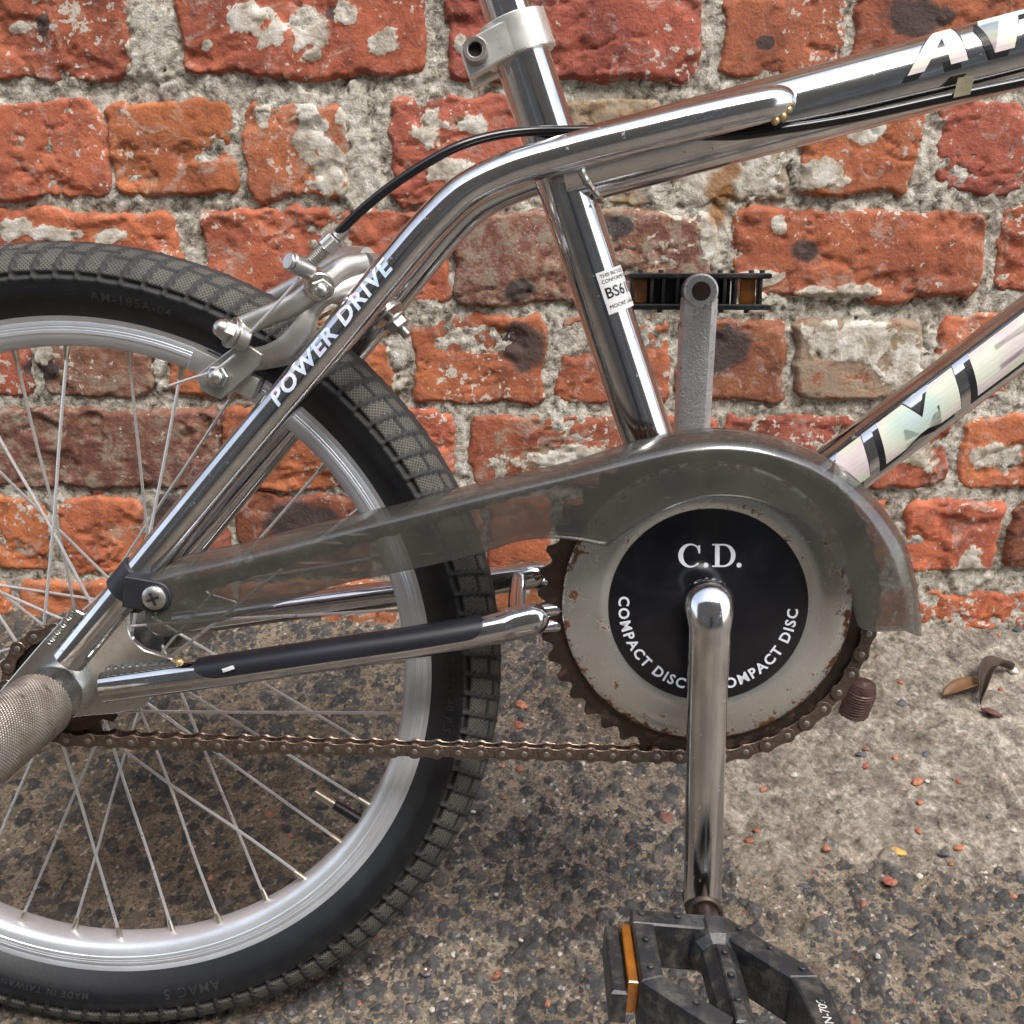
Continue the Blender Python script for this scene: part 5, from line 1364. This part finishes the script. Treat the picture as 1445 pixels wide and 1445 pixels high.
# snap fastener half lost on the tarmac
p = Gp(602, 1377); s1 = px_scale(602, 1377) * 8.2
mb = MB(); mb.rev([(0, -.0012), (s1 * .45, -.0012), (s1 * .5, -.0022), (s1 * .62, -.0022), (s1 * .72, -.0010), (s1 * .92, -.0010), (s1, -.0004), (s1, 0), (0, 0)], 32)
for k in range(4):
    a = k * math.pi / 2 + .4; mb.cyl((s1 * .78 * math.cos(a), -.0014, s1 * .78 * math.sin(a)), (s1 * .78 * math.cos(a), -.0009, s1 * .78 * math.sin(a)), s1 * .13, 10)
mb.v = [(x, z, -y) for x, y, z in mb.v]
sn = holder('x', None); bpy.data.objects.remove(sn)
o = mb.build('snap_fastener', 'bolt_zinc', None); o.location = (p[0], p[1], p[2] + .0012); tag(o, 'tiny round metal snap fastener lying on the tarmac', 'fastener')
# ribbed stub of an old iron pipe standing in the concrete
p = Gp(1204, 1014); s1 = px_scale(1204, 1014)
top = p + np.array([.010, .004, 0]); hgt = 47 * s1 * 1.05
prof = [(1.0 * 24 * s1, -.02)]
zz = np.linspace(0, 1, 60)
prof = [(0.0, hgt * 1.02), (7 * s1, hgt * 1.02), (10 * s1, hgt * .95)]
for z in zz[::-1]:
    r = (21.5 - 5.5 * max(0, (z - .62) / .38) ** 1.4 - 2.0 * (1 - z)) * s1 + .0009 * (abs((z * 11) % 1 - .5) * 2 - .5) * (1 if z < .78 else .2)
    prof.append((r, z * hgt * .92))
prof.append((19 * s1, -.02))
mb = MB(); mb.rev([(r, -y) for r, y in prof], 40); nz_ = np.random.default_rng(9)
mb.v = [(x + .12 * (-y), z, -y) for x, y, z in mb.v]
o = mb.build('pipe_stub', 'pipe_rust', None); o.location = p; o.rotation_euler = (R_(4), R_(3), R_(20)); tag(o, 'rusty ribbed iron pipe stub set in the concrete behind the chain', 'pipe')

# ================================================================== ACROSS THE LANE (mirrored in the chrome)
house = empty('terraced_house', (.3, -4.6, 0)); hz = ground_base(np.array([0.]), np.array([-4.6]))[0]; house.location.z = hz
tag(house, 'brick terraced house across the lane mirrored in the chrome', 'house')
W_, Hh = 9.0, 6.4
xs = [-9.5, -3.3, -2.2, -.6, .3, 1.5, 2.6, 5.5]
mb = MB()
def wallbox(x0, x1, z0, z1): mb.box(((x0 + x1) / 2, -.15, (z0 + z1) / 2), ((x1 - x0) / 2, .15, (z1 - z0) / 2), (1, 0, 0), (0, 1, 0), (0, 0, 1))
opens = [(-3.3, -2.2, .9, 2.3), (1.5, 2.6, .9, 2.3), (-.6, .3, 0.0, 2.1), (-3.3, -2.2, 3.4, 4.7), (1.5, 2.6, 3.4, 4.7)]
for i in range(len(xs) - 1):
    x0, x1 = xs[i], xs[i + 1]
    col_o = sorted([(z0, z1) for a, b_, z0, z1 in opens if a == x0 and b_ == x1])
    z = -.4
    for z0, z1 in col_o:
        if z0 > z: wallbox(x0, x1, z, z0)
        z = z1
    wallbox(x0, x1, z, Hh)
mb.build('wall', 'far_brick', house, smooth=False)
for a, b_, z0, z1 in opens:
    if z0 == 0:
        d = MB().box(((a + b_) / 2, -.12, (z0 + z1) / 2), ((b_ - a) / 2, .03, (z1 - z0) / 2), (1, 0, 0), (0, 1, 0), (0, 0, 1), .01).build('door', 'slate', house); continue
    w_ = MB()
    w_.box(((a + b_) / 2, -.12, z0 + .03), ((b_ - a) / 2, .04, .03), (1, 0, 0), (0, 1, 0), (0, 0, 1)); w_.box(((a + b_) / 2, -.12, z1 - .03), ((b_ - a) / 2, .04, .03), (1, 0, 0), (0, 1, 0), (0, 0, 1))
    for x in (a + .03, (a + b_) / 2, b_ - .03): w_.box((x, -.12, (z0 + z1) / 2), (.03, .04, (z1 - z0) / 2 - .06), (1, 0, 0), (0, 1, 0), (0, 0, 1))
    wo = w_.build('window', 'white_paint', house, smooth=False)
    MB().box(((a + b_) / 2, -.13, (z0 + z1) / 2), ((b_ - a) / 2, .008, (z1 - z0) / 2), (1, 0, 0), (0, 1, 0), (0, 0, 1)).build('pane', 'window_glass', wo, smooth=False)
MB().add([(-9.7, .25, Hh - .1), (5.7, .25, Hh - .1), (5.7, -3.5, Hh + 2.0), (-9.7, -3.5, Hh + 2.0), (-9.7, .25, Hh - .02), (5.7, .25, Hh - .02), (5.7, -3.5, Hh + 2.1), (-9.7, -3.5, Hh + 2.1)], [(0, 1, 2, 3), (7, 6, 5, 4), (0, 4, 5, 1), (1, 5, 6, 2), (2, 6, 7, 3), (3, 7, 4, 0)]).build('roof', 'slate', house, smooth=False)
